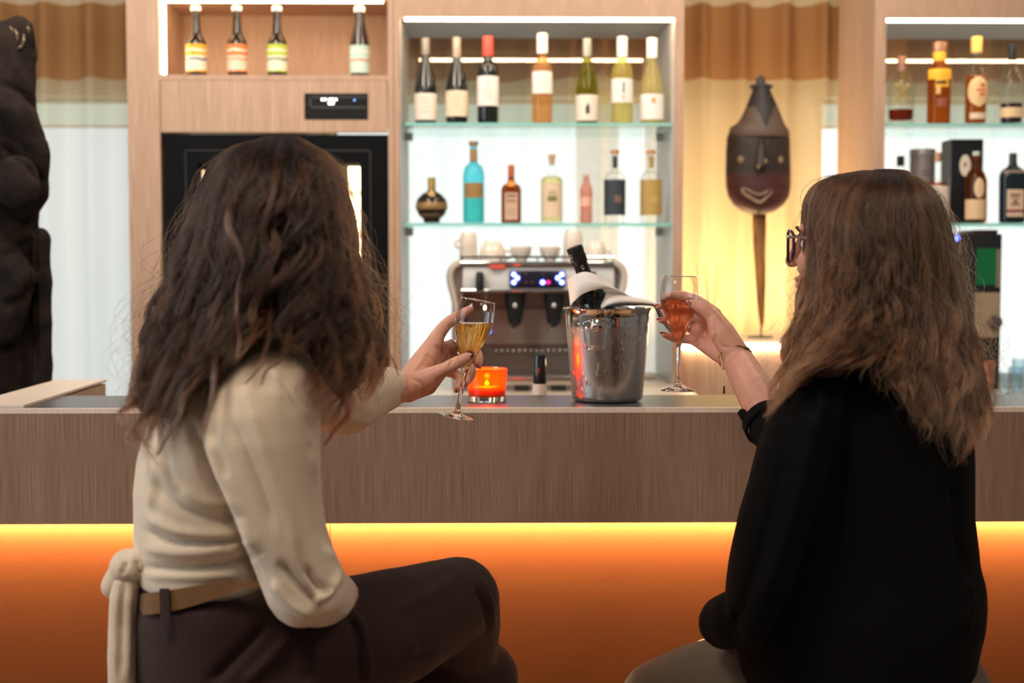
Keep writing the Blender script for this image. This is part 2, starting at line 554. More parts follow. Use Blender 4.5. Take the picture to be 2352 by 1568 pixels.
# ------------------------------------------------------------------ back bar
YF, YB = 5.0, 5.52                                    # front and back of the cabinet row
ZTOP = 2.75
ZC = 0.965                                            # back counter height
GLASS_BACK = thin_glass('clear_back_glass', (0.985, 1.0, 0.995), 2.4)
SHELF_GLASS = thin_glass('shelf_glass', (0.90, 0.99, 0.97), 1.0)
SHELF_EDGE = principled('glass_edge', (0.32, 0.80, 0.74), 0.2, trans=0.35, noise=((3, 3, 3), (0.45, 0.85, 0.80)))

# tall cabinet with the beer niche
x0, x1, x2, x3 = PX(298, YF), PX(372, YF), PX(893, YF), PX(906, YF)
t = thing('tall_cabinet', ((x0 + x3) / 2, YF, 0), 'tall oak cabinet tower with beer niche above a built-in wine cooler', 'cabinet')
part('side_panel', box(x0, x1, YF, YB, 0, ZTOP), OAK, t, False)
part('side_panel', box(x2, x3, YF, YB, 0, ZTOP), OAK, t, False)
zn = PZ(173, YF)
part('niche_floor', box(x1, x2, YF, YB, zn - .018, zn), OAK, t, False)
zh = PZ(-8, YF)
part('niche_top', box(x1, x2, YF, YB, zh, ZTOP), OAK, t, False)
part('niche_back', box(x1, x2, YB - .12, YB - .10, zn, zh), OAK, t, False)
part('light_strip', box(x1 + .002, x1 + .010, YF + .05, YF + .062, zn + .01, zh - .01), LED_WARM, t, False)
part('light_strip', box(x1 + .02, x2 - .02, YF + .05, YF + .062, zh - .012, zh - .002), LED_WARM, t, False)
zd = PZ(306, YF)
fr = part('drawer_front', box(x1 + .003, x2 - .003, YF - .004, YF + .02, zd + .002, zn - .020), OAK, t, False)
dp = part('display_panel', pbox(702, 215, 847, 275, YF - .006, .003), solid((0.005, 0.0055, 0.007), 0.5, spec=0.2), fr, False)
part('display_bezel', cat(pbox(713, 222, 842, 225, YF - .0075, .002), pbox(713, 245, 842, 249, YF - .0075, .002), pbox(713, 222, 717, 249, YF - .0075, .002)), solid((0.035, 0.035, 0.037), 0.4), fr, False)
DIGIT = emitter('display_digits', (1.0, 0.93, 0.82), 7.0)
part('display_digits', cat(pbox(741, 227, 745, 231, YF - .009, .002), pbox(748, 227, 752, 231, YF - .009, .002), pbox(758, 227, 770, 230, YF - .009, .002), pbox(757, 236, 769, 240, YF - .009, .002),
     pbox(759, 231, 761, 236, YF - .009, .002), pbox(767, 230, 769, 236, YF - .009, .002), pbox(773, 227, 776, 231, YF - .009, .002)), DIGIT, fr, False)
part('indicator_light', pbox(815, 229, 818, 232, YF - .009, .002), emitter('blue_indicator', (0.25, 0.45, 1.0), 4.0), fr, False)

# built-in wine cooler
xc0, xc1, zc1 = PX(379, YF), PX(893, YF) - .002, PZ(308, YF)
w = thing('wine_cooler', ((xc0 + xc1) / 2, YF, 0.9), 'black built-in wine cooler with warm lit glass door behind the dark haired woman', 'wine cooler')
DARK = principled('black_lacquer', (0.0045, 0.005, 0.006), 0.7, spec=0.1)
part('body', cat(box(xc0, xc1, YB - .13, YB - .11, 0.85, zc1), box(xc0, xc0 + .02, YF + .03, YB - .12, .85, zc1), box(xc1 - .02, xc1, YF + .03, YB - .12, .85, zc1),
                 box(xc0, xc1, YF + .03, YB - .12, zc1 - .02, zc1), box(xc0, xc1, YF + .03, YB - .12, .85, .87)), DARK, w, False)
g0, g1, gz1, gz0 = PX(456, YF), PX(828, YF), PZ(376, YF), .93
part('door_frame', cat(box(xc0 + .004, g0, YF, YF + .03, .87, zc1 - .004), box(g1, xc1 - .004, YF, YF + .03, .87, zc1 - .004), box(g0, g1, YF, YF + .03, gz1, zc1 - .004), box(g0, g1, YF, YF + .03, .87, gz0)), DARK, w, False)
k = PX(428, YF), PX(853, YF), PZ(345, YF)
part('door_groove', cat(box(k[0], k[1], YF - .003, YF + .001, k[2] - .004, k[2]), box(k[0], k[0] + .004, YF - .003, YF + .001, .9, k[2]), box(k[1] - .004, k[1], YF - .003, YF + .001, .9, k[2])), solid((0.03, 0.03, 0.032), 0.3), w, False)
part('glass_pane', box(g0, g1, YF + .012, YF + .018, gz0, gz1), thin_glass('cooler_glass', (0.95, 0.93, 0.9), 1.3), w, False)
part('interior_lining', box(g0 - .03, g1 + .03, YB - .15, YB - .135, .9, gz1 + .02), solid((0.75, 0.62, 0.45), 0.5), w, False)
part('light_strip', box(g1 - .045, g1 - .004, YF + .05, YF + .06, gz0 + .03, gz1 - .008), emitter('cooler_led', (1.0, 0.72, 0.42), 9.0), w, False)
part('light_strip', box(g0 + .004, g0 + .012, YF + .06, YF + .07, gz0 + .03, gz1 - .02), emitter('cooler_led', (1.0, 0.70, 0.38), 3.0), w, False)
for zz in np.arange(gz0 + .12, gz1 - .05, .145):
    part('rack', cat(box(g0 - .02, g1 + .02, YF + .05, YF + .065, zz, zz + .022), box(g0 - .02, g1 + .02, YF + .30, YF + .315, zz, zz + .022)), OAK, w, False)

# lit shelf units
def shelf_unit(name, pl, pr, label, wide_l, wide_r, lip):
    xa, xb = PX(pl, YF), PX(pr, YF)
    zt_ = PZ(42, YF)
    u = thing(name, ((xa + xb) / 2, YF, ZC), label, 'shelf unit')
    part('side_panel', box(xa - wide_l, xa, YF, YB, ZC + .0005, ZTOP), OAK, u, False)
    part('side_panel', box(xb, xb + wide_r, YF, YB, ZC + .0005, ZTOP), OAK, u, False)
    LINING = solid((0.62, 0.60, 0.60), 0.45)
    part('inner_panel', box(xa, xa + .003, YF + .012, YB - .01, ZC + .0005, zt_ + .011), LINING, u, False)
    part('inner_panel', box(xb - .003, xb, YF + .012, YB - .01, ZC + .0005, zt_ + .011), LINING, u, False)
    part('header_panel', box(xa, xb, YF, YF + .03, zt_ + .002, ZTOP), OAK, u, False)
    part('top_panel', box(xa, xb, YF + .03, YB, zt_ + .012, zt_ + .03), solid((0.46, 0.41, 0.38), 0.5), u, False)
    part('back_glass', box(xa, xb, YB - .008, YB - .002, ZC + .0005, zt_ + .012), GLASS_BACK, u, False)
    part('light_strip', box(xa + lip, xb - .006, YF + .004, YF + .022, zt_ - .006, zt_ + .002), LED_WARM, u, False)
    for py in (285, 515):
        z1 = PZ(py - 3, YF + .02); z0 = z1 - .010
        s = part('glass_shelf', box(xa + .004, xb - .004, YF + .024, YB - .03, z0, z1), SHELF_GLASS, u, False)
        part('shelf_edge', box(xa + lip * .9, xb - .008, YF + .018, YF + .024, z0, z1), SHELF_EDGE, s, False)
        part('shelf_bracket', box(xa, xa + .03, YF + .30, YF + .312, z0 - .03, z0), STEEL, s, False)
        part('shelf_bracket', box(xb - .03, xb, YF + .30, YF + .312, z0 - .03, z0), STEEL, s, False)
    return u
PXR = PX(1547, YF)
shelf_unit('shelf_unit', 919, 1547, 'open oak shelf unit with lit glass shelves of wine and the coffee machine', .018, PX(1568, YF) - PXR, .020)
shelf_unit('shelf_unit', 2028, 2760, 'open oak shelf unit with lit glass shelves of spirits behind the woman in black', PX(2028, YF) - PX(2002, YF), .04, .002)

# back counter below the units
t = thing('back_counter', (0.3, 5.0, 0), 'beige back counter carrying the coffee machine', 'counter')
COUNTER = principled('beige_stone', (0.55, 0.45, 0.34), 0.35, noise=((40, 40, 40), (0.62, 0.52, 0.40)))
part('worktop', box(PX(907.5, YF), PX(1568, YF), 4.5, YB - .01, ZC - .04, ZC), COUNTER, t, False)
part('base_cabinet', box(PX(907.5, YF), PX(1568, YF), 4.56, YB - .01, 0, ZC - .04), OAK, t, False)
t = thing('back_counter', (2.0, 5.0, 0), 'pale back counter under the spirits shelves', 'counter')
part('worktop', box(PX(2002, YF), PX(2790, YF), 4.5, YB - .01, ZC - .04, ZC), COUNTER, t, False)
part('base_cabinet', box(PX(2002, YF), PX(2790, YF), 4.56, YB - .01, 0, ZC - .04), OAK, t, False)

# plinth with the light line under the mask
zp = PZ(784, 5.06)
xa, xb = PX(1568, YF) + .002, PX(2002, YF) - .002
t = thing('display_plinth', ((xa + xb) / 2, 5.3, 0), 'oak plinth with a light line carrying the carved mask', 'plinth')
part('plinth_top', box(xa, xb, 5.06, 5.62, zp - .012, zp), solid((0.80, 0.70, 0.55), 0.5), t, False)
part('light_strip', box(xa + .002, xb, 5.056, 5.068, zp - .028, zp - .013), LED_WARM, t, False)
part('front_panel', box(xa, xb, 5.07, 5.09, 0, zp - .013), OAK, t, False)
area_lamp('plinth_uplight', (PX(1640, 5.5), 5.5, zp + .03), (PX(1655, 5.8), 5.85, 2.1), .25, 6.5, (1.0, 0.70, 0.32), .05)
area_lamp('plinth_uplight', (PX(1800, 5.5), 5.5, zp + .03), (PX(1790, 5.8), 5.85, 2.1), .25, 6.5, (1.0, 0.70, 0.32), .05)

# ------------------------------------------------------------------ the bar
YBAR = 2.90
ZB = 1.10
t = thing('bar_counter', (0, YBAR, 0), 'long bar counter with oak front, dark top and glowing orange panel below', 'bar counter')
TOP = principled('dark_speckled_top', (0.055, 0.055, 0.058), 0.30, noise=((260, 260, 260), (0.11, 0.11, 0.115), 0.12), bump=((220, 220, 220), 0.25, 0.0006))
EDGE = wood('pale_edge_band', (0.72, 0.60, 0.50), (0.80, 0.68, 0.58), (0.66, 0.54, 0.44), 0.45, bump=0)
XL, XR = -1.9, 2.1
part('counter_top', box(XL, XR, YBAR + .014, YBAR + .285, ZB - .012, ZB), TOP, t, False)
part('edge_band', box(XL, XR, YBAR - .001, YBAR + .0135, ZB - .0095, ZB + .0005), EDGE, t, False)
zlip = PZ(1201, YBAR)
part('front_panel', box(XL, XR, YBAR, YBAR + .028, zlip, ZB - .0095), BAR_OAK_DIM, t, False)
part('rear_panel', box(XL, XR, YBAR + .26, YBAR + .283, 0.0, ZB - .012), OAK, t, False)
LEATHER = principled('orange_velvet', (0.085, 0.020, 0.0038), 0.65, spec=0.15, noise=((800, 800, 800), (0.15, 0.040, 0.0075), 0.18), bump=((900, 900, 900), 0.6, 0.0010))
xs = PX(756, YBAR + .1)
for a, b in ((XL, xs - .0008), (xs + .0008, XR)):
    part('velvet_panel', box(a, b, YBAR + .085, YBAR + .11, 0.12, ZB - .02, .0), LEATHER, t, False)
part('light_strip', box(XL, XR, YBAR + .064, YBAR + .073, zlip + .010, zlip + .017), LED_BAR, t, False)
part('light_channel', box(XL, XR, YBAR + .028, YBAR + .084, zlip + .020, zlip + .027), STEEL, t, False)
part('kick_plate', box(XL, XR, YBAR + .11, YBAR + .13, 0.0, .12), STEEL, t, False)
# low end wall of the bar
t = thing('bar_end_wall', (-1.04, 3.25, 0), 'low oak end wall of the bar in front of the dark sculpture', 'end wall')
xe1 = PX(238, 3.55); xe0 = PX(131, 3.56)
part('panel', box(xe0, xe1, YBAR + .287, 3.55, 0, ZB - .004), OAK, t, False)
part('cap', box(xe0 - .004, xe1 + .002, YBAR + .02, 3.552, ZB + .0006, ZB + .006), EDGE, t, False)
# working shelf behind the bar
t = thing('service_shelf', (0.1, 3.35, 0), 'steel service shelf hidden behind the bar counter', 'shelf')
part('shelf_board', box(-.9, 1.6, YBAR + .29, 3.62, .772, .792), STEEL, t, False)
for xx in (-.88, .4, 1.56): part('bracket', box(xx, xx + .02, YBAR + .29, 3.6, 0, .772), STEEL, t, False)
# ------------------------------------------------------------------ bottles
def prof(points, k, n=5):
    """(half width px, height px) to metres, corners softened"""
    pts = [(r * k, z * k) for r, z in points]
    out = [pts[0]]
    for i in range(1, len(pts) - 1):
        a, b, c = np.array(pts[i - 1]), np.array(pts[i]), np.array(pts[i + 1])
        d = min(np.linalg.norm(b - a), np.linalg.norm(c - b)) * 0.35
        p0 = b + (a - b) / (np.linalg.norm(a - b) + 1e-9) * d
        p1 = b + (c - b) / (np.linalg.norm(c - b) + 1e-9) * d
        for t in (0, .33, .67, 1): out.append(tuple((1 - t) ** 2 * p0 + 2 * t * (1 - t) * b + t * t * p1))
    out.append(pts[-1])
    return out

def radius_at(profile, z):
    for (r0, z0), (r1, z1) in zip(profile[:-1], profile[1:]):
        if z0 <= z <= z1 and z1 > z0: return r0 + (r1 - r0) * (z - z0) / (z1 - z0)
    return profile[-1][0]

def wrap(profile, c, z0, z1, width, k, e=2.0, sx=1.0, sy=1.0, off=0.0006, n=26, face=-math.pi / 2, oval=False, thick=.0004):
    """a paper label following the bottle's face; width is the angle it covers"""
    rows = 9 if oval else 5
    v, f = [], []
    for side in (0, thick):
        for j in range(rows):
            z = z0 + (z1 - z0) * j / (rows - 1)
            s = math.sqrt(max(0.02, 1 - (2 * j / (rows - 1) - 1) ** 2)) if oval else 1.0
            r = radius_at(profile, z) + off + side
            for i in range(n + 1):
                a = face + (i / n - .5) * width * s
                cc, ss = math.cos(a), math.sin(a)
                q = (abs(cc) ** e + abs(ss) ** e) ** (-1.0 / e)
                v.append((c[0] + r * q * cc * sx, c[1] + r * q * ss * sy, c[2] + z))
    m = n + 1
    for s in (0, 1):
        for j in range(rows - 1):
            for i in range(n):
                a = s * rows * m + j * m + i
                q = (a, a + 1, a + m + 1, a + m)
                f.append(q if s else q[::-1])
    return v, f

PRINT = solid((0.10, 0.07, 0.05), 0.7)
def bottle(cx, base_py, top_py, Y, shape, glass, caps, labels=(), label='', group='', sect=(2.0, 1, 1), liquid=None, name='bottle', zshelf=None, cat_='bottle', marks=(), thick_base=None):
    """shape: (half width px, py); caps: (py0, py1, half width px, material); labels: (py0, py1, angle, material, oval)"""
    k = Y / F_PX
    e, sx, sy = sect
    zs = (zshelf if zshelf is not None else PZ(base_py, Y)) + .0008
    c = (PX(cx, Y), Y, zs)
    pr = prof([(0.001, 0)] + [(r, base_py - py) for r, py in shape] + [(max(shape[-1][0] - 2, .5), base_py - shape[-1][1] + .5)], k)
    b = thing(name, c, label, cat_, group)
    part('glass_body', lathe(pr, c, 32, sx, sy, e), glass, b, True, 60)
    if liquid:
        lp, mat_ = liquid
        zl = (base_py - lp) * k
        ip = [(max(r * .90, .0005), z * 1.0 + (.004 if thick_base is None else thick_base * k)) for r, z in pr if z < zl - .006] + [(radius_at(pr, zl) * .90, zl), (0.0005, zl + .0003)]
        part('liquid', lathe(ip, c, 28, sx, sy, e), mat_, b, True, 50)
    for py0, py1, hw, mt in caps:
        z0, z1 = (base_py - py1) * k, (base_py - py0) * k
        hw0, hw1 = (hw if isinstance(hw, tuple) else (hw, hw))
        part('cap', lathe([(.001, z0), (hw0 * k, z0), (hw0 * k * 1.02, z0 + (z1 - z0) * .2), (hw1 * k, z0 + (z1 - z0) * .8), (hw1 * k, z1 - .002), (hw1 * k * .8, z1), (.001, z1)], c, 24), mt, b, True, 40)
    for L in labels:
        py0, py1, ang, mt = L[:4]
        o = part('label', wrap(pr, c, (base_py - py1) * k, (base_py - py0) * k, ang, k, e, sx, sy, oval=(len(L) > 4 and L[4]), off=.0006 if len(L) < 6 else L[5]), mt, b, True, 40)
    for mk in marks:      # printed marks: (py0, py1, angle, offset angle, material)
        py0, py1, ang, oa, mt = mk
        part('print', wrap(pr, c, (base_py - py1) * k, (base_py - py0) * k, ang, k, e, sx, sy, off=.0016, n=6, face=-math.pi / 2 + oa, thick=.0002), mt, b, True, 40)
    return b

DARKGLASS = principled('dark_green_bottle_glass', (0.012, 0.014, 0.012), 0.06, spec=0.6)
BROWNGLASS = principled('brown_bottle_glass', (0.022, 0.012, 0.007), 0.06, spec=0.6)
CLEAR = thin_glass('clear_bottle_glass', (0.97, 0.985, 0.98), 1.1, ior=1.28)
PAPER = solid((0.86, 0.74, 0.64), 0.7)
CREAMP = solid((0.85, 0.70, 0.50), 0.7)
WHITEP = solid((0.88, 0.82, 0.77), 0.7)
GREYFOIL = solid((0.30, 0.26, 0.22), 0.35, 0.6)
GOLD = solid((0.55, 0.38, 0.12), 0.35, 0.7)
CORK = solid((0.55, 0.36, 0.22), 0.8)

# beers in the niche
def band_label(name, top, low, stripe):
    m, nt, out = nodes_of(name)
    N, Lk = nt.nodes.new, nt.links.new
    b = N('ShaderNodeBsdfPrincipled'); b.inputs['Roughness'].default_value = .6
    tc = N('ShaderNodeTexCoord'); sp = N('ShaderNodeSeparateXYZ'); Lk(tc.outputs['Generated'], sp.inputs[0])
    nz = N('ShaderNodeTexNoise'); nz.inputs['Scale'].default_value = 4.0; Lk(tc.outputs['Generated'], nz.inputs[0])
    ma = N('ShaderNodeMath'); ma.operation = 'MULTIPLY_ADD'; ma.inputs[1].default_value = .22; Lk(nz.outputs[0], ma.inputs[0]); Lk(sp.outputs[2], ma.inputs[2])
    r = N('ShaderNodeValToRGB'); r.color_ramp.interpolation = 'CONSTANT'
    el = r.color_ramp.elements
    el[0].position = 0; el[0].color = (*top, 1)
    el[1].position = .17; el[1].color = (*low, 1)
    for p, c in ((.52, stripe), (.60, low), (.70, top), (.86, (0.9, 0.86, 0.7)), (.93, top)):
        q = el.new(p); q.color = (*c, 1)
    Lk(ma.outputs[0], r.inputs[0]); Lk(r.outputs[0], b.inputs['Base Color']); Lk(b.outputs[0], out.inputs[0])
    return m
ZN = PZ(173, 5.0)
YBR = 5.07
for cx, lm, lab in ((457, band_label('yellow_label', (0.85, 0.45, 0.02), (0.85, 0.78, 0.60), (0.06, 0.11, 0.24)), 'brown beer bottle with yellow label and blue stripe, white cap'),
                    (550, band_label('orange_label', (0.82, 0.22, 0.05), (0.85, 0.66, 0.50), (0.75, 0.32, 0.16)), 'brown beer bottle with orange label and white cap'),
                    (641, band_label('green_label', (0.50, 0.62, 0.06), (0.85, 0.78, 0.62), (0.16, 0.20, 0.10)), 'brown beer bottle with lime green label and white cap')):
    bottle(cx, 168, 10, YBR, [(21, 166), (22.5, 160), (22.5, 96), (21, 88), (11, 72), (8.5, 40), (8.5, 14)], BROWNGLASS, [(9, 20, 11, solid((0.9, 0.88, 0.86), 0.4))],
           [(96, 158, 2 * math.pi, lm)], lab, 'beer bottles in the oak niche', zshelf=ZN, name='beer_bottle')
b = bottle(829, 168, 10, YBR, [(20, 166), (22, 160), (22.5, 98), (19, 80), (11, 45), (9, 14)], BROWNGLASS, [(9, 22, 12, solid((0.9, 0.88, 0.86), 0.4))],
       [(98, 160, 2 * math.pi, band_label('mint_label', (0.55, 0.74, 0.62), (0.60, 0.78, 0.66), (0.75, 0.25, 0.20)))], 'slender beer bottle with pale mint label standing apart', 'beer bottles in the oak niche', zshelf=ZN, name='beer_bottle')

ZS1, ZS2 = PZ(282, 5.02), PZ(512, 5.02)
YS = 5.085
# wines on the upper glass shelf
def burg(w, top, base=280):
    h = base - top
    return [(w * .94, base - 2), (w, base - 8), (w, base - h * .42), (w * .86, base - h * .52), (w * .42, base - h * .72), (w * .33, base - h * .85), (w * .33, top + 4)]
def bord(w, top, base=280):
    h = base - top
    return [(w * .94, base - 2), (w, base - 8), (w, base - h * .60), (w * .9, base - h * .66), (w * .40, base - h * .735), (w * .36, base - h * .8), (w * .36, top + 4)]
WG = 'wine bottles on the upper glass shelf'
rr = 2 * math.pi
lines = lambda a, b, n, col=PRINT: [(a + (b - a) * i / n, a + (b - a) * i / n + 1.6, .75, 0, col) for i in range(n)]
FAINT = solid((0.62, 0.50, 0.40), 0.7)
bottle(979, 280, 86, YS, burg(25, 86), DARKGLASS, [(86, 124, 10, GREYFOIL)], [(212, 272, 3.0, PAPER)], 'dark wine bottle with low cream label, first on the upper shelf', WG, zshelf=ZS1, name='wine_bottle', marks=lines(222, 262, 4, FAINT))
bottle(1050, 280, 84, YS, burg(25, 84), DARKGLASS, [(84, 130, 10, solid((0.42, 0.34, 0.28), 0.35, 0.5))], [(206, 264, 3.0, CREAMP)], 'dark wine bottle with yellowish label, second on the upper shelf', WG, zshelf=ZS1, name='wine_bottle', marks=lines(216, 254, 4, FAINT))
bottle(1121, 280, 82, YS, bord(24, 82), DARKGLASS, [(82, 126, 12, solid((0.70, 0.07, 0.05), 0.35))], [(173, 240, 3.1, WHITEP)], 'dark wine bottle with red capsule and tall white label', WG, zshelf=ZS1, name='wine_bottle', marks=[(186, 191, .12, 0, solid((.6, .1, .08), .6))] + lines(200, 232, 4, FAINT))
bottle(1245, 280, 75, YS, bord(22.5, 75), tint((0.98, 0.74, 0.48), .35, 1.0, (0.95, 0.48, 0.18)), [(75, 120, 12, solid((0.92, 0.88, 0.84), 0.5))], [(162, 212, 3.1, WHITEP)], 'rosé wine bottle with orange tint and white capsule', WG, zshelf=ZS1, name='wine_bottle', marks=lines(178, 200, 3, FAINT))
bottle(1347, 280, 86, YS, burg(25, 86), tint((0.60, 0.57, 0.12), .35, 1.0, (0.26, 0.24, 0.01)), [(86, 128, 10, solid((0.36, 0.35, 0.30), 0.4, 0.4))], [(215, 273, 3.0, PAPER)], 'olive green wine bottle with dark emblem on its label', WG, zshelf=ZS1, name='wine_bottle', marks=[(240, 258, .36, 0, solid((0.05, 0.05, 0.06), .7)), (234, 240, .14, .05, solid((0.05, 0.05, 0.06), .7))])
bottle(1427, 280, 82, YS, bord(24, 82), tint((0.98, 0.94, 0.62), .30, 1.0, (0.92, 0.80, 0.24)), [(82, 128, 11.5, solid((0.92, 0.88, 0.82), 0.5))], [(178, 232, 3.1, WHITEP)], 'pale yellow wine bottle with white capsule and white label', WG, zshelf=ZS1, name='wine_bottle', marks=[(186, 212, .22, .05, solid((0.25, 0.24, 0.26), .7)), (216, 226, .3, .05, FAINT)])
bottle(1495, 280, 85, YS, burg(26, 85), tint((0.97, 0.92, 0.66), .30, 1.0, (0.90, 0.78, 0.36)), [(85, 130, 12, solid((0.92, 0.88, 0.82), 0.5))], [(213, 270, 3.0, WHITEP)], 'straw coloured wine bottle with orange dot on its label, last on the upper shelf', WG, zshelf=ZS1, name='wine_bottle', marks=[(222, 234, .34, .05, solid((0.85, 0.32, 0.12), .6))])

# spirits on the lower glass shelf
SG = 'liqueur bottles on the lower glass shelf'
k = YS / F_PX
bottle(992, 509, 405, YS, [(19, 508), (19, 500), (30, 491), (37, 474), (34, 455), (22, 442), (9, 436), (8, 420), (8, 408)], principled('black_globe_glass', (0.02, 0.014, 0.010), 0.06), [(405, 438, 9, GOLD)],
       [(462, 478, 3.1, solid((0.35, 0.22, 0.09), 0.4, 0.4)), (434, 447, .9, solid((0.8, 0.5, 0.22), 0.3, 0.5), True), (488, 496, 2.2, solid((0.25, 0.14, 0.08), 0.5))], 'round black liqueur bottle with gold band and gold cap', SG, zshelf=ZS2, name='liqueur_bottle')
bottle(1088, 509, 323, YS, [(24, 508), (24.5, 500), (24.5, 398), (20, 380), (9, 372), (8, 360), (8, 335)], tint((0.42, 0.90, 0.97), .22, 1.0, (0.12, 0.72, 0.86)), [(323, 334, (9, 12), solid((0.35, 0.22, 0.14), 0.5)), (340, 370, 8.6, solid((0.36, 0.22, 0.09), 0.5))],
       [(418, 452, 1.9, solid((0.34, 0.20, 0.07), 0.5))], 'tall turquoise glass bottle with brown label and stopper', SG, zshelf=ZS2, name='liqueur_bottle', liquid=(424, tint((0.72, 0.96, 0.84), .15, .6, (0.3, .8, .6))))
bottle(1174, 509, 376, YS, [(24, 508), (24.5, 504), (24.5, 435), (22, 424), (9, 417), (7.5, 405), (6.5, 379)], tint((0.62, 0.22, 0.05), .4, 1.0, (0.26, 0.07, 0.012)), [(376, 404, 7.4, solid((0.50, 0.13, 0.03), 0.4))],
       [(440, 502, 1.15, solid((0.62, 0.42, 0.30), 0.7)), (411, 426, 1.2, solid((0.75, 0.28, 0.06), 0.3), True)], 'square amber liqueur bottle with orange neck and beige label', SG, sect=(5.0, .93, .8), zshelf=ZS2, name='liqueur_bottle',
       marks=[(445, 449, .9, 0, PRINT), (455, 462, .9, 0, solid((0.40, 0.22, 0.14), .7)), (478, 480, .8, 0, solid((0.42, 0.27, 0.2), .7)), (486, 488, .8, 0, solid((0.42, 0.27, 0.2), .7))])
bottle(1267, 509, 352, YS, [(26, 508), (26.5, 500), (26.5, 415), (23, 405), (10, 400), (8, 392), (8, 374)], CLEAR, [(352, 376, (6, 8.5), CORK)],
       [(420, 496, 1.9, solid((0.78, 0.60, 0.42), 0.7))], 'pale yellow spirit bottle with cork stopper and beige label', SG, zshelf=ZS2, name='liqueur_bottle', liquid=(404, tint((0.99, 0.90, 0.62), .2, .5, (0.98, .82, .4))),
       marks=[(448, 460, .8, 0, solid((0.24, 0.22, 0.08), .7)), (436, 446, .6, 0, solid((0.5, 0.42, 0.3), .7))])
bottle(1346, 509, 397, YS, [(13.5, 508), (14.5, 500), (13, 474), (14.5, 445), (14.5, 432), (8, 416), (6, 404), (6, 400)], tint((0.98, 0.66, 0.58), .40, 1.0, (0.98, 0.50, 0.42)), [(397, 403, 7.5, solid((0.72, 0.48, 0.36), 0.4))],
       [(450, 470, 2.4, solid((0.90, 0.50, 0.40), 0.6))], 'small pink bottle with raised ribs, shortest on the shelf', SG, zshelf=ZS2, name='liqueur_bottle', marks=[(472, 476, 1.6, 0, solid((.8, .2, .12), .6))])
for cx, lc, mk, lab in ((1411, (0.035, 0.045, 0.065), (0.20, 0.12, 0.09), 'clear spirit bottle with large navy label and copper stopper'), (1494, (0.46, 0.30, 0.09), (0.55, 0.36, 0.12), 'clear spirit bottle with large gold label and copper stopper')):
    bottle(cx, 509, 342, YS, [(24, 508), (24.5, 500), (24.5, 403), (20, 394), (9, 390), (8.5, 384), (8.5, 350)], CLEAR, [(342, 351, 10, solid((0.62, 0.30, 0.10), 0.4, 0.5))],
           [(410, 491, 2.9, solid(lc, 0.55)), (356, 384, 1.3, solid(tuple(x * .8 for x in lc), 0.55))], lab, SG, zshelf=ZS2, name='liqueur_bottle', marks=[(446, 462, .7, .25, solid(mk, .5))])

# spirits on the shelves of the second unit
UG = 'spirit bottles on the top glass shelf behind the woman in black'
RUM = tint((0.50, 0.12, 0.02), .25, .7, (0.4, .08, .01))
GM = solid((0.50, 0.36, 0.08), 0.4, 0.4)
b = bottle(2064, 280, 125, YS, [(28, 278), (29.5, 268), (31, 205), (30, 185), (22, 168), (11, 160), (9, 152), (9, 140)], CLEAR, [(125, 158, (8, 10), solid((0.42, 0.22, 0.14), 0.5))], [], 'clear flask with gold crossed emblem and a little dark rum left', UG, zshelf=ZS1, name='spirit_bottle',
       liquid=(246, RUM), thick_base=9)
c0 = P(2073, 211, YS - .050)
for s in (-1, 1):
    part('emblem_bar', tube([c0 + np.array([-.020 * s, 0, -.022]), c0 + np.array([.020 * s, 0, .022])], .0035, 6), GM, b)
    for q in (-1, 1): part('emblem_tip', ellipsoid(c0 + np.array([.019 * s * q, 0, .021 * q]), (.007, .003, .006), seg=8, rings=6), GM, b)
bottle(2150, 280, 93, YS, [(25, 278), (26, 272), (26, 160), (24, 150), (15, 143), (13.5, 136), (13.5, 112)], tint((0.80, 0.36, 0.08), .35, 1.0, (0.50, 0.13, 0.015)), [(93, 113, (14, 16), solid((0.60, 0.30, 0.20), 0.25, 0.6)), (114, 136, 14.2, solid((0.85, 0.45, 0.04), 0.5))],
       [(155, 178, 2.9, solid((0.88, 0.48, 0.03), 0.55)), (178, 196, 1.2, solid((0.88, 0.48, 0.03), 0.55), False, .0007)], 'dark amber rum bottle with bright yellow shoulder label', UG, zshelf=ZS1, name='spirit_bottle', marks=[(196, 212, .36, -.35, solid((0.75, 0.45, 0.15), .5)), (182, 190, .9, -.1, solid((0.10, 0.03, 0.02), .5)), (222, 240, .8, 0, solid((0.30, 0.09, 0.06), .5))])
bottle(2234, 280, 80, YS, [(24, 278), (25, 272), (25.5, 185), (23, 168), (14, 146), (12, 134), (12, 116)], CLEAR, [(80, 116, (12.5, 13), solid((0.85, 0.52, 0.13), 0.4, 0.3))], [(172, 240, 2.1, solid((0.80, 0.55, 0.28), 0.6), True), (254, 268, 1.6, solid((0.75, 0.60, 0.45), 0.6))],
       'golden rum bottle with tall gold cap and oval cream label', UG, zshelf=ZS1, name='spirit_bottle', liquid=(168, tint((0.75, 0.28, 0.03), .30, .8, (0.75, .3, .03))), marks=[(188, 196, .4, .3, solid((.6, .12, .06), .6)), (200, 206, .9, .2, solid((.7, .2, .1), .6)), (210, 216, .6, .3, solid((.65, .15, .08), .6))])
bottle(2316, 280, 97, YS, [(25, 278), (26, 270), (28.5, 190), (25, 172), (13, 150), (9, 138), (9, 118)], CLEAR, [(97, 133, (9, 11), BLACK)], [(242, 264, 3.1, solid((0.80, 0.58, 0.34), 0.6))], 'clear tapering bottle with black stopper and dark liquor at the bottom', UG, zshelf=ZS1, name='spirit_bottle', liquid=(232, solid((0.045, 0.014, 0.014), 0.1)))
LG = 'spirits on the middle glass shelf behind the woman in black'
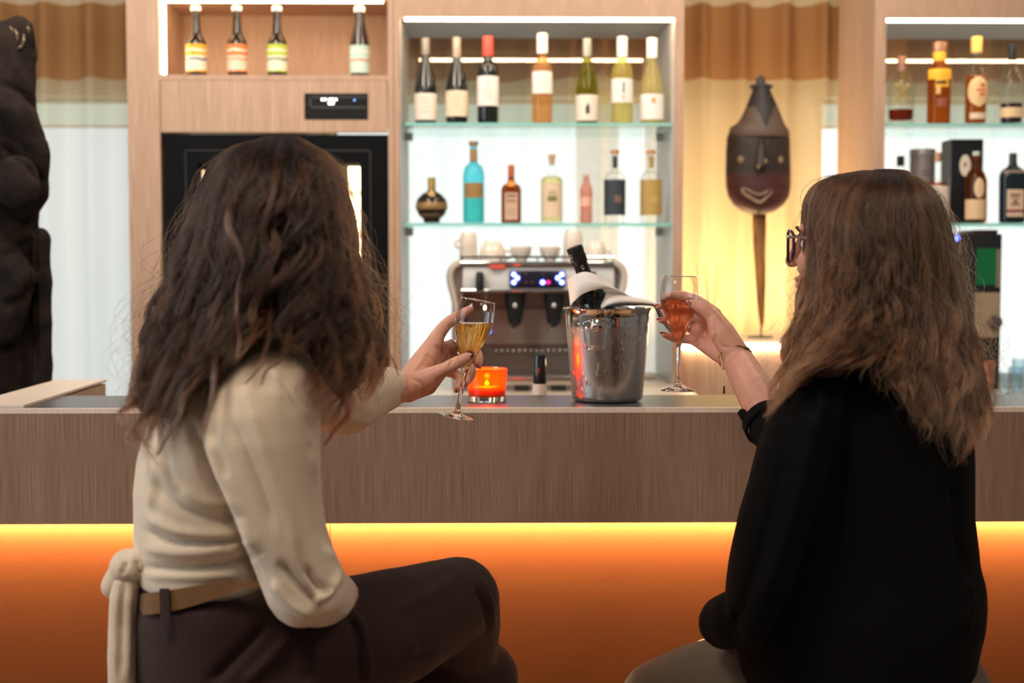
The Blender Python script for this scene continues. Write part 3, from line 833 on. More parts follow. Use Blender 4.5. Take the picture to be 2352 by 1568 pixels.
bottle(2065, 509, 355, YS, [(24, 508), (24, 410), (20, 398), (9, 388), (8, 376), (8, 360)], CLEAR, [(355, 378, 8.5, BLACK)], [(430, 490, 2.5, PAPER)], 'clear bottle with short black cap rising above the brown hair', LG, zshelf=ZS2, name='spirit_bottle')
t = thing('gift_tin', (PX(2115, 5.2), 5.2, ZS2), 'grey cylindrical whisky tin behind the brown hair', 'tin', LG)
kk = 5.2 / F_PX
part('tin_body', lathe([(.001, 0), (28 * kk, 0), (28 * kk, 160 * kk), (.001, 160 * kk)], (PX(2115, 5.2), 5.2, ZS2 + .001), 36), solid((0.30, 0.26, 0.27), 0.45, 0.3), t)
part('tin_lid', lathe([(28.6 * kk, 158 * kk), (28.8 * kk, 168 * kk), (27.6 * kk, 171 * kk), (.001, 171 * kk)], (PX(2115, 5.2), 5.2, ZS2 + .001), 36), solid((0.42, 0.37, 0.37), 0.4, 0.4), t)
part('tin_print', cat(*[wrap([(28 * kk, 0), (28 * kk, 1)], (PX(2115, 5.2), 5.2, ZS2), (PZ(a, 5.2) - ZS2), (PZ(a - 3, 5.2) - ZS2), .8, kk) for a in (396, 404)]), solid((0.12, 0.10, 0.11), 0.6), t)
bottle(2150, 509, 347, YS, [(26, 508), (26.5, 500), (26.5, 424), (22, 414), (9, 404), (7.5, 392), (7.5, 366)], CLEAR, [(347, 368, 8.5, solid((0.55, 0.30, 0.20), 0.4, 0.3))], [(424, 496, 2.4, PAPER)], 'whisky bottle with copper cap and pale label beside the black carton', LG, zshelf=ZS2, name='spirit_bottle', liquid=(416, tint((0.70, 0.18, 0.02), .25, .7, (0.7, .18, .02))), marks=lines(430, 470, 5, FAINT))
xa, xb = PX(2181, 5.14), PX(2254, 5.14)
t = thing('carton', ((xa + xb) / 2, 5.2, ZS2), 'tall black whisky carton with a white oval seal', 'carton', LG)
part('box_body', box(xa, xb, 5.14, 5.255, ZS2 + .0008, PZ(318, 5.14), .002), solid((0.012, 0.014, 0.017), 0.4), t, False)
part('box_side', box(xa - .0008, xa, 5.142, 5.253, ZS2 + .003, PZ(318, 5.14) - .003), solid((0.10, 0.13, 0.16), 0.5), t, False)
part('seal', ellipsoid((PX(2213, 5.14), 5.139, PZ(379, 5.14)), (M(13, 5.14), .0015, M(25, 5.14)), seg=24), PAPER, t)
part('seal_emblem', ellipsoid((PX(2213, 5.137), 5.1372, PZ(377, 5.137)), (M(4, 5.14), .001, M(5, 5.14)), seg=12, rings=8), solid((.35, .2, .16), .6), t)
bottle(2238, 509, 345, 5.07, [(24, 508), (25, 500), (25, 412), (20, 395), (9, 380), (8, 366), (8, 352)], tint((0.58, 0.20, 0.04), .4, 1.0, (0.24, 0.06, 0.01)), [(345, 366, (7, 8.6), solid((0.62, 0.72, 0.58), 0.4))],
       [(406, 452, .95, solid((0.80, 0.58, 0.34), 0.6), True), (455, 500, 2.8, solid((0.76, 0.52, 0.30), 0.6))], 'brown whisky bottle with pale green cap and cream labels in front of the carton', LG, zshelf=ZS2, name='spirit_bottle')
bottle(2322, 509, 348, YS, [(28, 508), (29, 502), (30, 400), (26, 388), (11, 378), (8.5, 368), (8.5, 352)], principled('black_teal_glass', (0.010, 0.018, 0.024), 0.1), [(348, 374, 8.8, solid((0.03, 0.035, 0.04), 0.35))],
       [(432, 494, 1.25, solid((0.72, 0.50, 0.36), 0.6)), (478, 484, 1.25, solid((0.25, 0.02, 0.05), 0.6), False, .0012), (389, 394, 2.2, solid((0.28, 0.20, 0.16), 0.5))], 'broad blackish teal bottle with beige label and dark red stripe', LG, sect=(4.0, .95, .7), zshelf=ZS2, name='spirit_bottle', marks=[(442, 446, .8, 0, PRINT), (449, 452, .6, 0, PRINT), (456, 462, .35, 0, PRINT), (464, 468, .7, 0, PRINT)])

# ------------------------------------------------------------------ coffee machine
YM = 4.78
ZM = ZC
t = thing('coffee_machine', (PX(1232, YM), YM + .2, ZM), 'chrome two group coffee machine with blue lit buttons on the back counter', 'coffee machine')
WHITEM = principled('pale_steel', (0.74, 0.75, 0.74), 0.3, 0.15)
px = lambda a: PX(a, YM)
pz = lambda a: PZ(a, YM)
part('head_body', box(px(1062), px(1412), YM, YM + .34, pz(668), pz(612), .008), WHITEM, t, True, 40)
part('top_tray', box(px(1056), px(1416), YM - .012, YM + .34, pz(612), pz(600), .004), CHROME, t, True, 40)
rail = spline([(px(1058), YM, pz(590)), (px(1140), YM - .004, pz(590)), (px(1330), YM - .004, pz(590)), (px(1412), YM, pz(590))], 20)
part('cup_rail', tube(rail, .004, 8), CHROME, t)
for a in (1062, 1150, 1235, 1320, 1408): part('rail_post', tube([(px(a), YM, pz(601)), (px(a), YM, pz(590))], .003, 6), CHROME, t)
part('trim_bar', box(px(1058), px(1414), YM - .014, YM + .01, pz(672), pz(664), .003), CHROME, t, True, 40)
for a, b, cx_ in ((1034, 1062, 1), (1412, 1434, -1)):
    c1 = (px(a) + px(b)) / 2
    pts = [(px(a if cx_ > 0 else b) + cx_ * M(q, YM), YM + .01, pz(y)) for q, y in ((22, 604), (8, 612), (0, 630), (2, 655), (10, 685), (16, 720), (20, 780), (18, 880))]
    part('side_frame', tube(spline(pts, 24), .013, 10, flat=((0, 1, 0), 2.2)), solid((0.74, 0.66, 0.58), 0.28, 0.35), t)
    part('side_plate', box(min(px(b), px(a)) + .004 if cx_ > 0 else px(a), max(px(a), px(b)) if cx_ > 0 else px(b) - .004, YM + .03, YM + .34, pz(890), pz(612)), solid((0.45, 0.44, 0.43), 0.3, 0.8), t, False)
cp = part('control_panel', box(px(1170), px(1298), YM - .012, YM + .002, pz(661), pz(621), .005), solid((0.010, 0.010, 0.022), 0.25), t, True, 40)
BLUE = emitter('blue_button_light', (0.10, 0.16, 1.0), 7.0)
BLUEW = emitter('pale_button_light', (0.55, 0.66, 1.0), 8.0)
for bx, by in ((1180, 630), (1188, 638), (1180, 648), (1290, 630), (1281, 638), (1290, 648), (1246, 648)):
    q = part('button', lathe([(.001, 0), (M(6, YM), 0), (M(6, YM), .004), (.001, .004)], (px(bx), YM - .012, pz(by)), 14, axis=(0, -1, 0)), BLUE, cp)
    part('button_light', lathe([(.001, 0), (M(3.2, YM), 0), (M(3.2, YM), .001), (.001, .001)], (px(bx), YM - .0165, pz(by)), 12, axis=(0, -1, 0)), BLUEW, q)
part('button', lathe([(.001, 0), (M(4.5, YM), 0), (M(4.5, YM), .004), (.001, .004)], (px(1259), YM - .012, pz(648)), 14, axis=(0, -1, 0)), emitter('pink_button_light', (1.0, 0.02, 0.28), 2.2), cp)
for bx, by in ((1190, 630), (1190, 648), (1280, 648), (1208, 648), (1222, 648), (1208, 629), (1246, 629)):
    part('button', lathe([(.001, 0), (M(3.5, YM), 0), (M(3.5, YM), .003), (.001, .003)], (px(bx), YM - .012, pz(by)), 12, axis=(0, -1, 0)), solid((0.05, 0.05, 0.09), 0.3), cp)
for kx in (1102, 1360):
    part('steam_knob', lathe([(.001, 0), (M(9, YM), 0), (M(10, YM), .012), (M(9, YM), .055), (M(7, YM), .062), (.001, .062)], (px(kx), YM - .02, pz(666)), 18), BLACK, t)
part('badge', box(px(1124), px(1160), YM - .016, YM - .012, pz(617), pz(607)), solid((0.70, 0.09, 0.06), 0.5), t, False)
part('back_splash', box(px(1058), px(1414), YM + .26, YM + .34, pz(872), pz(668)), solid((0.30, 0.27, 0.24), 0.3, 0.45), t, False)
part('splash_panel', box(px(1070), px(1402), YM + .24, YM + .26, pz(800), pz(716)), solid((0.46, 0.42, 0.37), 0.3, 0.4), t, False)
for gx in (1183, 1273):
    g = part('group_head', lathe([(.001, 0), (M(13, YM), 0), (M(16, YM), M(12, YM)), (M(22, YM), M(50, YM)), (M(24, YM), M(66, YM)), (M(25, YM), M(72, YM)), (.001, M(72, YM))], (px(gx), YM + .03, pz(746)), 24), BLACK, t)
    part('group_emblem', ellipsoid((px(gx), YM - .003, pz(702)), (M(5, YM), .002, M(6, YM)), seg=12, rings=8), solid((0.75, 0.72, 0.68), 0.3, 0.8), g)
    part('spout', tube([(px(gx), YM + .03, pz(745)), (px(gx - 6), YM + .01, pz(756)), (px(gx - 8), YM + .01, pz(764))], M(4, YM), 8), STEEL, g)
    part('filter_handle', tube([(px(gx), YM + .02, pz(738)), (px(gx), YM - .07, pz(742))], [.013, .011], 12), BLACK, g)
part('steam_wand', tube(spline([(px(1116), YM + .03, pz(676)), (px(1112), YM - .02, pz(720)), (px(1108), YM - .02, pz(830))], 16), .005, 8), CHROME, t)
q = part('boiler_button', lathe([(.001, 0), (M(8, YM), 0), (M(8, YM), .006), (.001, .006)], (px(1124), YM + .238, pz(769)), 14, axis=(0, -1, 0)), BLACK, t)
part('button_ring', lathe([(M(2.5, YM), 0), (M(4.5, YM), 0), (M(4.5, YM), .002), (M(2.5, YM), .002)], (px(1124), YM + .230, pz(769)), 14, axis=(0, -1, 0), cap0=False, cap1=False), BLUE, t)
part('drip_tray', box(px(1058), px(1414), YM - .02, YM + .25, pz(884), pz(862), .004), STEEL, t, True, 40)
part('drip_grid', cat(*[box(px(1064 + 7 * i), px(1066 + 7 * i), YM - .015, YM + .24, pz(862), pz(860)) for i in range(50)]), CHROME, t, False)
for a in (1182, 1266): part('drip_drawer', box(px(a), px(a + 34), YM - .026, YM - .018, pz(897), pz(885)), BLACK, t, False)
part('foot_box', box(px(1066), px(1406), YM + .0, YM + .30, ZM, pz(884)), solid((0.36, 0.35, 0.34), 0.3, 0.8), t, False)
for i in range(14): part('grid_stud', ellipsoid((px(1140 + 14 * i), YM + .232, pz(814)), (.006, .004, .006), seg=8, rings=6), CHROME, t)
# cups on the machine
CHINA = principled('white_china', (0.80, 0.70, 0.60), 0.15, coat=0.4)
def cup(cx, base, pts, label, handle=None, upside=False):
    Y = YM + .10
    k = Y / F_PX
    c = (PX(cx, Y), Y, PZ(600, YM) + .0005)
    o = thing('coffee_cup', c, label, 'cup', 'cups warming on the coffee machine')
    pr = [(r * k, z * k) for r, z in pts]
    inner = [(max(r * k - .004, .001), z * k) for r, z in pts[::-1]] if not upside else []
    part('cup_body', lathe(pr + inner, c, 28, cap1=upside, cap0=not upside) if not upside else lathe(pr, c, 28), CHINA, o, True, 50)
    if handle:
        s, z0, z1, rr_, wd = handle
        part('handle', tube(spline([(c[0] + s * rr_ * k, c[1], c[2] + z1 * k), (c[0] + s * (rr_ + wd) * k, c[1], c[2] + (z1 - 2) * k), (c[0] + s * (rr_ + wd) * k, c[1], c[2] + (z0 + 4) * k), (c[0] + s * rr_ * k, c[1], c[2] + z0 * k)], 12), .005, 8), CHINA, o)
    return o
cup(1076, 592, [(22, 0), (22, 3), (20, 26), (21, 30), (19, 56), (15, 66), (1, 66)], 'tall stacked cups at the edge of the machine top', (-1, 30, 48, 20, 8), True)
cup(1131, 592, [(32, 0), (32, 3), (29, 26), (20, 42), (14, 46), (1, 46)], 'wide white cup turned upside down beside the tall cups', (1, 6, 24, 29, 14), True)
cup(1197, 590, [(12, 0), (14, 4), (22, 16), (25, 30), (25, 33)], 'small low cup with dark opening, first of two', None)
cup(1263, 590, [(12, 0), (14, 4), (22, 16), (25, 30), (25, 33)], 'small low cup with dark opening, nearer the champagne bottle', None)
cup(1316, 592, [(24, 0), (24, 3), (22, 30), (23, 34), (21, 60), (16, 72), (1, 72)], 'tallest stack of cups behind the champagne bottle', None, True)
cup(1369, 592, [(25, 0), (25, 3), (23, 28), (17, 44), (12, 47), (1, 47)], 'rounded upside-down cup at the far end of the machine', (1, 8, 26, 22, 9), True)

# ------------------------------------------------------------------ things behind the bar
DKG = principled('dark_green_capsule', (0.012, 0.035, 0.020), 0.6, spec=0.2)
bottle(1240, PZ and 1180, 812, 3.42, [(34, 1178), (36, 1170), (36, 1020), (21, 965), (16.5, 920), (15.5, 880), (14, 815)], DARKGLASS, [(812, 880, (14.5, 14), DKG)], [(881, 962, rr, solid((0.72, 0.66, 0.58), 0.6))], 'wine bottle neck with dark green capsule rising behind the bar', 'bottles behind the bar', name='wine_bottle', zshelf=.792)
t = thing('storage_box', (PX(1500, 5.3), 5.3, ZC), 'small cream box on the counter beside the ice bucket', 'box')
part('box_body', box(PX(1478, 5.25), PX(1506, 5.25), 5.25, 5.32, ZC, PZ(868, 5.25), .003), solid((0.62, 0.48, 0.38), 0.6), t)
part('box_lid', box(PX(1477, 5.25), PX(1507, 5.25), 5.247, 5.323, PZ(868, 5.25), PZ(858, 5.25), .002), solid((0.80, 0.76, 0.72), 0.6), t)
t = thing('herb_pot', (PX(1535, 5.3), 5.3, ZC), 'tiny green herb in a low dish on the back counter', 'plant')
part('dish', lathe([(.001, 0), (.022, 0), (.026, .012), (.022, .012), (.001, .008)], (PX(1535, 5.3), 5.3, ZC), 18), solid((0.7, 0.62, 0.5), 0.5), t)
rng = random.Random(4)
leaf = []
for i in range(26):
    a = rng.uniform(0, 6.28); r = rng.uniform(0, .016)
    leaf.append(ellipsoid((PX(1535, 5.3) + r * math.cos(a), 5.3 + r * math.sin(a), ZC + .012 + rng.uniform(0, .012)), (.008, .005, .003), seg=6, rings=4))
part('leaves', cat(*leaf), solid((0.05, 0.16, 0.04), 0.6), t)['kind'] = 'stuff'

# black coffee grinder and glasses at the far side
YG = 4.80
t = thing('bean_grinder', (PX(2250, YG), YG + .1, ZC), 'black coffee dispenser with green window behind the brown hair', 'coffee dispenser')
gx = lambda a: PX(a, YG)
gz = lambda a: PZ(a, YG)
part('housing', box(gx(2186), gx(2301), YG, YG + .22, ZC, gz(537), .004), solid((0.014, 0.015, 0.016), 0.3), t, True, 40)
part('lid', box(gx(2244), gx(2296), YG + .02, YG + .2, gz(537), gz(527), .003), solid((0.03, 0.018, 0.018), 0.4), t, True, 40)
part('green_panel', box(gx(2243), gx(2288), YG - .004, YG + .001, gz(655), gz(570)), solid((0.005, 0.13, 0.045), 0.35), t, False)
part('panel_trim', box(gx(2288), gx(2298), YG - .004, YG + .001, gz(660), gz(572)), solid((0.22, 0.17, 0.12), 0.4), t, False)
part('beige_panel', box(gx(2240), gx(2298), YG - .004, YG + .001, gz(775), gz(672)), solid((0.34, 0.25, 0.16), 0.5), t, False)
part('dial', lathe([(.001, 0), (M(16, YG), 0), (M(15, YG), .02), (M(9, YG), .022), (.001, .02)], (gx(2285), YG - .004, gz(740)), 24, axis=(0, -1, 0)), solid((0.10, 0.07, 0.06), 0.4), t)
part('indicator_light', ellipsoid((gx(2195), YG - .004, gz(546)), (M(8, YG), .004, M(7, YG)), seg=12, rings=8), BLUE, t)
t = thing('copper_cup', (PX(2275, 4.66), 4.66, ZC), 'small copper cup in front of the black coffee dispenser', 'cup')
kk = 4.66 / F_PX
part('cup_body', lathe([(.001, 0), (10 * kk, 0), (15 * kk, 75 * kk), (14 * kk, 75 * kk), (9.5 * kk, 4 * kk), (.001, 4 * kk)], (PX(2275, 4.66), 4.66, ZC), 24), solid((0.62, 0.25, 0.16), 0.3, 0.8), t, True, 50)
part('cup_foot', lathe([(.001, 0), (12 * kk, 0), (12 * kk, 3 * kk), (10 * kk, 5 * kk)], (PX(2275, 4.66), 4.66, ZC + .0005), 24), STEEL, t, True, 50)
TUMBLER = thin_glass('tumbler_glass', (0.90, 0.97, 1.0), 2.2)
for cx, Yt, h, r, lab in ((2313, 4.62, 52, 14, 'low glass tumbler next to the black coffee dispenser'), (2346, 4.66, 80, 17, 'taller glass tumbler at the edge of the picture'), (2338, 4.85, 50, 17, 'glass tumbler behind the taller one at the edge'), (2392, 4.7, 60, 17, 'glass tumbler past the picture edge on the pale counter')):
    kk = Yt / F_PX
    t = thing('tumbler', (PX(cx, Yt), Yt, ZC), lab, 'glass', 'tumblers on the pale counter')
    part('tumbler_wall', lathe([(r * .9 * kk, 0), (r * kk, h * kk), (r * kk - .002, h * kk), (r * .85 * kk, .012), (.001, .012)], (PX(cx, Yt), Yt, ZC), 24, cap1=True), TUMBLER, t, True, 50)
    part('tumbler_base', lathe([(.001, 0.0005), (r * .86 * kk, .0005), (r * .86 * kk, .010), (.001, .010)], (PX(cx, Yt), Yt, ZC), 24), principled('thick_glass', (0.8, 0.93, 1.0), 0.05, trans=0.8), t, True, 50)

# ------------------------------------------------------------------ carved mask on the plinth
YK = 5.30
t = thing('carved_mask', (PX(1745, YK), YK, zp), 'dark carved wooden mask with pointed hat and pale smiling lips on a stick', 'mask')
MASKW = principled('blackened_wood', (0.022, 0.018, 0.016), 0.55, noise=((14, 14, 30), (0.040, 0.030, 0.026)), bump=((80, 80, 30), 0.5, 0.003))
MAROON = principled('maroon_wood', (0.050, 0.016, 0.018), 0.5, noise=((14, 14, 30), (0.075, 0.026, 0.026)), bump=((80, 80, 30), 0.4, 0.003))
HATW = principled('grey_brown_wood', (0.10, 0.068, 0.050), 0.6, noise=((20, 20, 60), (0.15, 0.105, 0.08)), bump=((80, 80, 30), 0.4, 0.003))
PALE = principled('pale_carved_wood', (0.30, 0.22, 0.14), 0.6, noise=((60, 60, 60), (0.20, 0.14, 0.09)))
def slab(rows, Y, depth, n=24, back=.35):
    """rounded relief: rows of (px left, px right, py); domed to the front"""
    v, f = [], []
    dm = max(r - l for l, r, _ in rows)
    for l, r, py in rows:
        a, b = P(l, py, Y), P(r, py, Y)
        c = (a + b) / 2; h = np.linalg.norm(b - a) / 2
        dd = depth * ((r - l) / dm) ** .6
        for k_ in range(n):
            q = 2 * math.pi * k_ / n
            s = math.sin(q)
            v.append((c[0] + h * math.cos(q), Y + (dd if s < 0 else dd * back) * s, c[2]))
    for i in range(len(rows) - 1):
        for k_ in range(n):
            a, b = i * n + k_, i * n + (k_ + 1) % n
            f.append((a, a + n, b + n, b))
    f.append(tuple(range(n))); f.append(tuple(range((len(rows) - 1) * n, len(rows) * n))[::-1])
    return v, f
part('upper_face', slab([(1674, 1809, 305), (1669, 1814, 318), (1667, 1815, 350), (1666, 1816, 400)], YK, .075, 32), MASKW, t)
part('lower_face', slab([(1666, 1816, 400), (1667, 1816, 430), (1672, 1812, 452), (1684, 1800, 470), (1702, 1782, 484), (1725, 1760, 492), (1738, 1748, 494)], YK, .075, 32), MAROON, t)
def hat_paint():
    m, nt, out = nodes_of('painted_hat_wood')
    N, Lk = nt.nodes.new, nt.links.new
    b_ = N('ShaderNodeBsdfPrincipled'); b_.inputs['Roughness'].default_value = .6
    tc = N('ShaderNodeTexCoord'); sp = N('ShaderNodeSeparateXYZ'); Lk(tc.outputs['Object'], sp.inputs[0])
    sb = N('ShaderNodeMath'); sb.operation = 'SUBTRACT'; sb.inputs[1].default_value = PX(1748, YK); Lk(sp.outputs[0], sb.inputs[0])
    ab = N('ShaderNodeMath'); ab.operation = 'ABSOLUTE'; Lk(sb.outputs[0], ab.inputs[0])
    ma = N('ShaderNodeMath'); ma.operation = 'MULTIPLY_ADD'; ma.inputs[1].default_value = -2.3; Lk(ab.outputs[0], ma.inputs[0]); Lk(sp.outputs[2], ma.inputs[2])
    w1 = N('ShaderNodeMath'); w1.operation = 'GREATER_THAN'; w1.inputs[1].default_value = PZ(298, YK); Lk(ma.outputs[0], w1.inputs[0])
    w2 = N('ShaderNodeMath'); w2.operation = 'GREATER_THAN'; w2.inputs[1].default_value = PZ(246, YK); Lk(sp.outputs[2], w2.inputs[0])
    mx_ = N('ShaderNodeMath'); mx_.operation = 'MAXIMUM'; Lk(w1.outputs[0], mx_.inputs[0]); Lk(w2.outputs[0], mx_.inputs[1])
    c = N('ShaderNodeMix'); c.data_type = 'RGBA'
    ia = [q for q in c.inputs if q.type == 'RGBA']; ia[0].default_value = (0.125, 0.085, 0.064, 1); ia[1].default_value = (0.030, 0.026, 0.027, 1)
    Lk(mx_.outputs[0], c.inputs[0]); Lk([q for q in c.outputs if q.type == 'RGBA'][0], b_.inputs['Base Color']); Lk(b_.outputs[0], out.inputs[0])
    return m
part('hat', slab([(1677, 1811, 316), (1674, 1814, 308), (1674, 1811, 300), (1678, 1806, 292), (1692, 1801, 284), (1700, 1797, 274), (1708, 1791, 258), (1715, 1784, 242), (1722, 1776, 224), (1728, 1769, 208), (1730, 1766, 200)], YK, .085, 36, .6), hat_paint(), t)
part('hat_collar', slab([(1726, 1770, 205), (1721, 1776, 200), (1722, 1775, 196), (1734, 1760, 192)], YK, .042, 24, 1.0), solid((0.045, 0.045, 0.05), 0.5), t)
part('finial', slab([(1737, 1757, 194), (1736, 1758, 184), (1740, 1755, 178), (1745, 1750, 174)], YK, .017, 16, 1.0), solid((0.06, 0.06, 0.07), 0.5), t)
part('nose', tube([P(1748, 316, YK - .066), P(1748, 335, YK - .080), P(1748, 360, YK - .092), P(1748, 378, YK - .096), P(1748, 388, YK - .080)], [.010, .014, .020, .022, .008], 16), MASKW, t)
for ex in (1738, 1763): part('nostril', ellipsoid(P(ex + (4 if ex < 1750 else -4), 383 if ex < 1750 else 370, YK - .112), (.006, .004, .009)), PALE, t)
for ex in (1702, 1791): part('eye', ellipsoid(P(ex, 367, YK - (.058 if ex < 1750 else .056)), (.014, .008, .015)), PALE, t)
lip = [(1704, 434), (1716, 436), (1745, 447), (1768, 435), (1774, 436), (1766, 448), (1746, 463), (1722, 452), (1706, 440)]
part('lips', tube(spline([P(a, b, YK - .073 + abs(a - 1742) * .00028) for a, b in lip + lip[:1]], 60)[:-1], .0055, 8, closed=True), PALE, t)
STICK = principled('ochre_stained_wood', (0.16, 0.075, 0.025), 0.6, noise=((25, 25, 9), (0.42, 0.21, 0.06), 0.15))
part('stick', slab([(1728, 1760, 492), (1728, 1760, 520), (1731, 1759, 580), (1735, 1759, 650), (1740, 1757, 710), (1744, 1755, 740), (1747, 1752, 752)], YK + .01, .014, 16, 1.0), STICK, t)
part('stand', cat(tube([P(1749, 745, YK + .01), (P(1749, 745, YK)[0], YK + .01, zp + .004)], .004, 8), lathe([(.001, 0), (.05, 0), (.048, .006), (.001, .006)], (PX(1749, YK), YK + .01, zp), 24)), BLACK, t)

# reed diffuser beside the mask
t = thing('reed_diffuser', (PX(1632, 5.35), 5.35, zp), 'small amber reed diffuser with thin sticks at the curtain', 'diffuser')
c = (PX(1632, 5.35), 5.35, zp)
part('flask', lathe([(.001, 0), (.03, 0), (.032, .05), (.024, .075), (.011, .09), (.011, .108), (.001, .108)], c, 20), principled('amber_flask', (0.30, 0.05, 0.012), 0.1, trans=0.4), t)
part('collar', lathe([(.012, .098), (.014, .10), (.014, .112), (.012, .114)], c, 16), GOLD, t)
for i, (dx, dy) in enumerate(((-.05, .02), (-.03, -.02), (-.01, .03), (.02, -.02), (.045, .01), (.03, .03))):
    part('reed', tube([(c[0], c[1], zp + .01), (c[0] + dx, c[1] + dy, zp + .27)], .0018, 6), solid((0.62, 0.42, 0.16), 0.7), t)

# ------------------------------------------------------------------ tall dark sculpture
YT = 3.95
S = lambda a, b, dy=0.0: P(a, b, YT + dy)
k = YT / F_PX
geo = [chain([S(15, 110), S(-10, 250), S(-25, 420, .02), S(-20, 600, .03), S(-15, 800, .03), S(-15, 1060, .03)], [60 * k, 92 * k, 112 * k, 105 * k, 100 * k, 104 * k]),
       chain([S(42, 70), S(40, 130), S(20, 200)], [34 * k, 44 * k, 60 * k]), chain([S(-40, 74), S(52, 76), S(54, 130)], [28 * k, 23 * k, 28 * k]),
       chain([S(-30, 215, -.07), S(50, 270, -.07), S(92, 350, -.05), S(88, 440, -.03)], [40 * k, 36 * k, 24 * k, 22 * k], 16),
       chain([S(60, 340, -.02), S(70, 440, -.02), S(55, 480, -.02)], [50 * k, 42 * k, 36 * k]),
       ellipsoid(S(38, 420, -.12), (54 * k, .035, 62 * k)),
       chain([S(-20, 560, -.08), S(40, 640, -.09), S(10, 760, -.08)], [45 * k, 40 * k, 38 * k]),
       chain([S(92, 545, -.02), S(96, 640, -.02), S(98, 800, -.02), S(98, 1060, -.02)], [23 * k, 23 * k, 22 * k, 24 * k]),
       chain([S(-60, 100), S(-80, 300), S(-110, 500)], [60 * k, 90 * k, 100 * k])]
for i in range(8): geo.append(chain([S(-25 + 14 * i, 95, -.02), S(-28 + 14 * i + (i % 3) * 4, 52 - (i * 7) % 13 + i * 1.2, -.02)], [9 * k, 5 * k], 8))
me = fuse(cat(*geo), .007, 4)
v = get_v(me); n_ = get_n(me)
set_v(me, v + n_ * (.0025 * noise3(v * 60, 3, 3))[:, None])
folds(me, [([(0, 330), (50, 370), (100, 420)], 9, -.012), ([(0, 190), (60, 220), (105, 290)], 8, -.010), ([(84, 500), (78, 620), (80, 900)], 6, -.014), ([(0, 590), (60, 560), (85, 520)], 9, -.010), ([(5, 700), (50, 690), (75, 650)], 10, -.01)])
SCULPT = principled('charred_fern_wood', (0.010, 0.008, 0.0075), 0.9, spec=0.15, noise=((30, 30, 30), (0.026, 0.017, 0.013), 0.2), bump=((150, 150, 150), 0.8, 0.004))
t = thing('carved_sculpture', (S(-10, 1060)[0], YT, 0), 'tall charred wooden sculpture of a figure at the edge of the bar', 'sculpture')
link('figure', me, SCULPT, t)
zsb = S(0, 1060)[2]
part('pedestal', box(PX(-170, YT), PX(125, YT), YT - .14, YT + .18, 0, zsb, .004), BLACK, t)
SCR = solid((0.20, 0.13, 0.075), 0.7)
for a, b, a2, b2 in ((10, 82, 16, 104), (34, 66, 40, 92), (55, 78, 50, 108), (62, 60, 66, 74), (22, 60, 30, 76), (48, 104, 40, 112)):
    part('carving_scratch', tube([S(a, b, -.046), S((a + a2) / 2 + 2, (b + b2) / 2, -.053), S(a2, b2, -.05)], [.001, .004, .0015], 6), SCR, t)

# ------------------------------------------------------------------ on the bar: candle, ice bucket, champagne, napkin
YCN = 3.05
c = (PX(1118, YCN), YCN, ZB)
k = YCN / F_PX
t = thing('candle_holder', c, 'orange glass candle holder with a lit tealight on the bar', 'candle holder')
ORANGE = thin_glass('orange_glass', (1.0, 0.24, 0.02), 1.0, 0.0, 0.35, (1.0, 0.16, 0.01))
R_ = 47 * k
part('coloured_wall', lathe([(R_ * .90, .012), (R_ * .93, .03), (R_, 74 * k), (R_ - .004, 74 * k), (R_ * .86, .03), (R_ * .84, .0135)], c, 40, cap0=True, cap1=True), ORANGE, t, True, 50)
part('clear_base', lathe([(.001, .0005), (R_ * .90, .0005), (R_ * .95, .004), (R_ * .945, .0115), (.001, .0115)], c, 40), principled('clear_base_glass', (1, 0.97, 0.95), 0.0, trans=1.0), t, True, 50)
part('rim', lathe([(R_ - .004, 73 * k), (R_ - .003, 75.5 * k), (R_ - .001, 76 * k), (R_, 75 * k), (R_, 73 * k)], c, 40, cap0=False, cap1=False), tint((1.0, 0.35, 0.1), .2, 1.5, (1, .3, .05)), t, True, 60)
part('tealight', lathe([(.001, .0142), (.029, .0142), (.0315, .0295), (.0305, .031), (.001, .0305)], c, 36), solid((0.9, 0.8, 0.65), 0.5), t)
part('wick', tube([(c[0], c[1], ZB + .0305), (c[0], c[1], ZB + .036)], .0008, 6), BLACK, t)
part('flame', lathe([(.0005, 0), (.0040, .002), (.0046, .0045), (.0026, .008), (.0005, .011)], (c[0], c[1], ZB + .034), 16), emitter('candle_flame', (1.0, 0.78, 0.42), 200.0), t)
pl = bpy.data.lights.new('candle_glow', 'POINT'); pl.energy = 1.3; pl.color = (1.0, 0.58, 0.24); pl.shadow_soft_size = .006
po = bpy.data.objects.new('candle_glow', pl); C.objects.link(po); po.location = (c[0], c[1], ZB + .052); po['kind'] = 'helper'

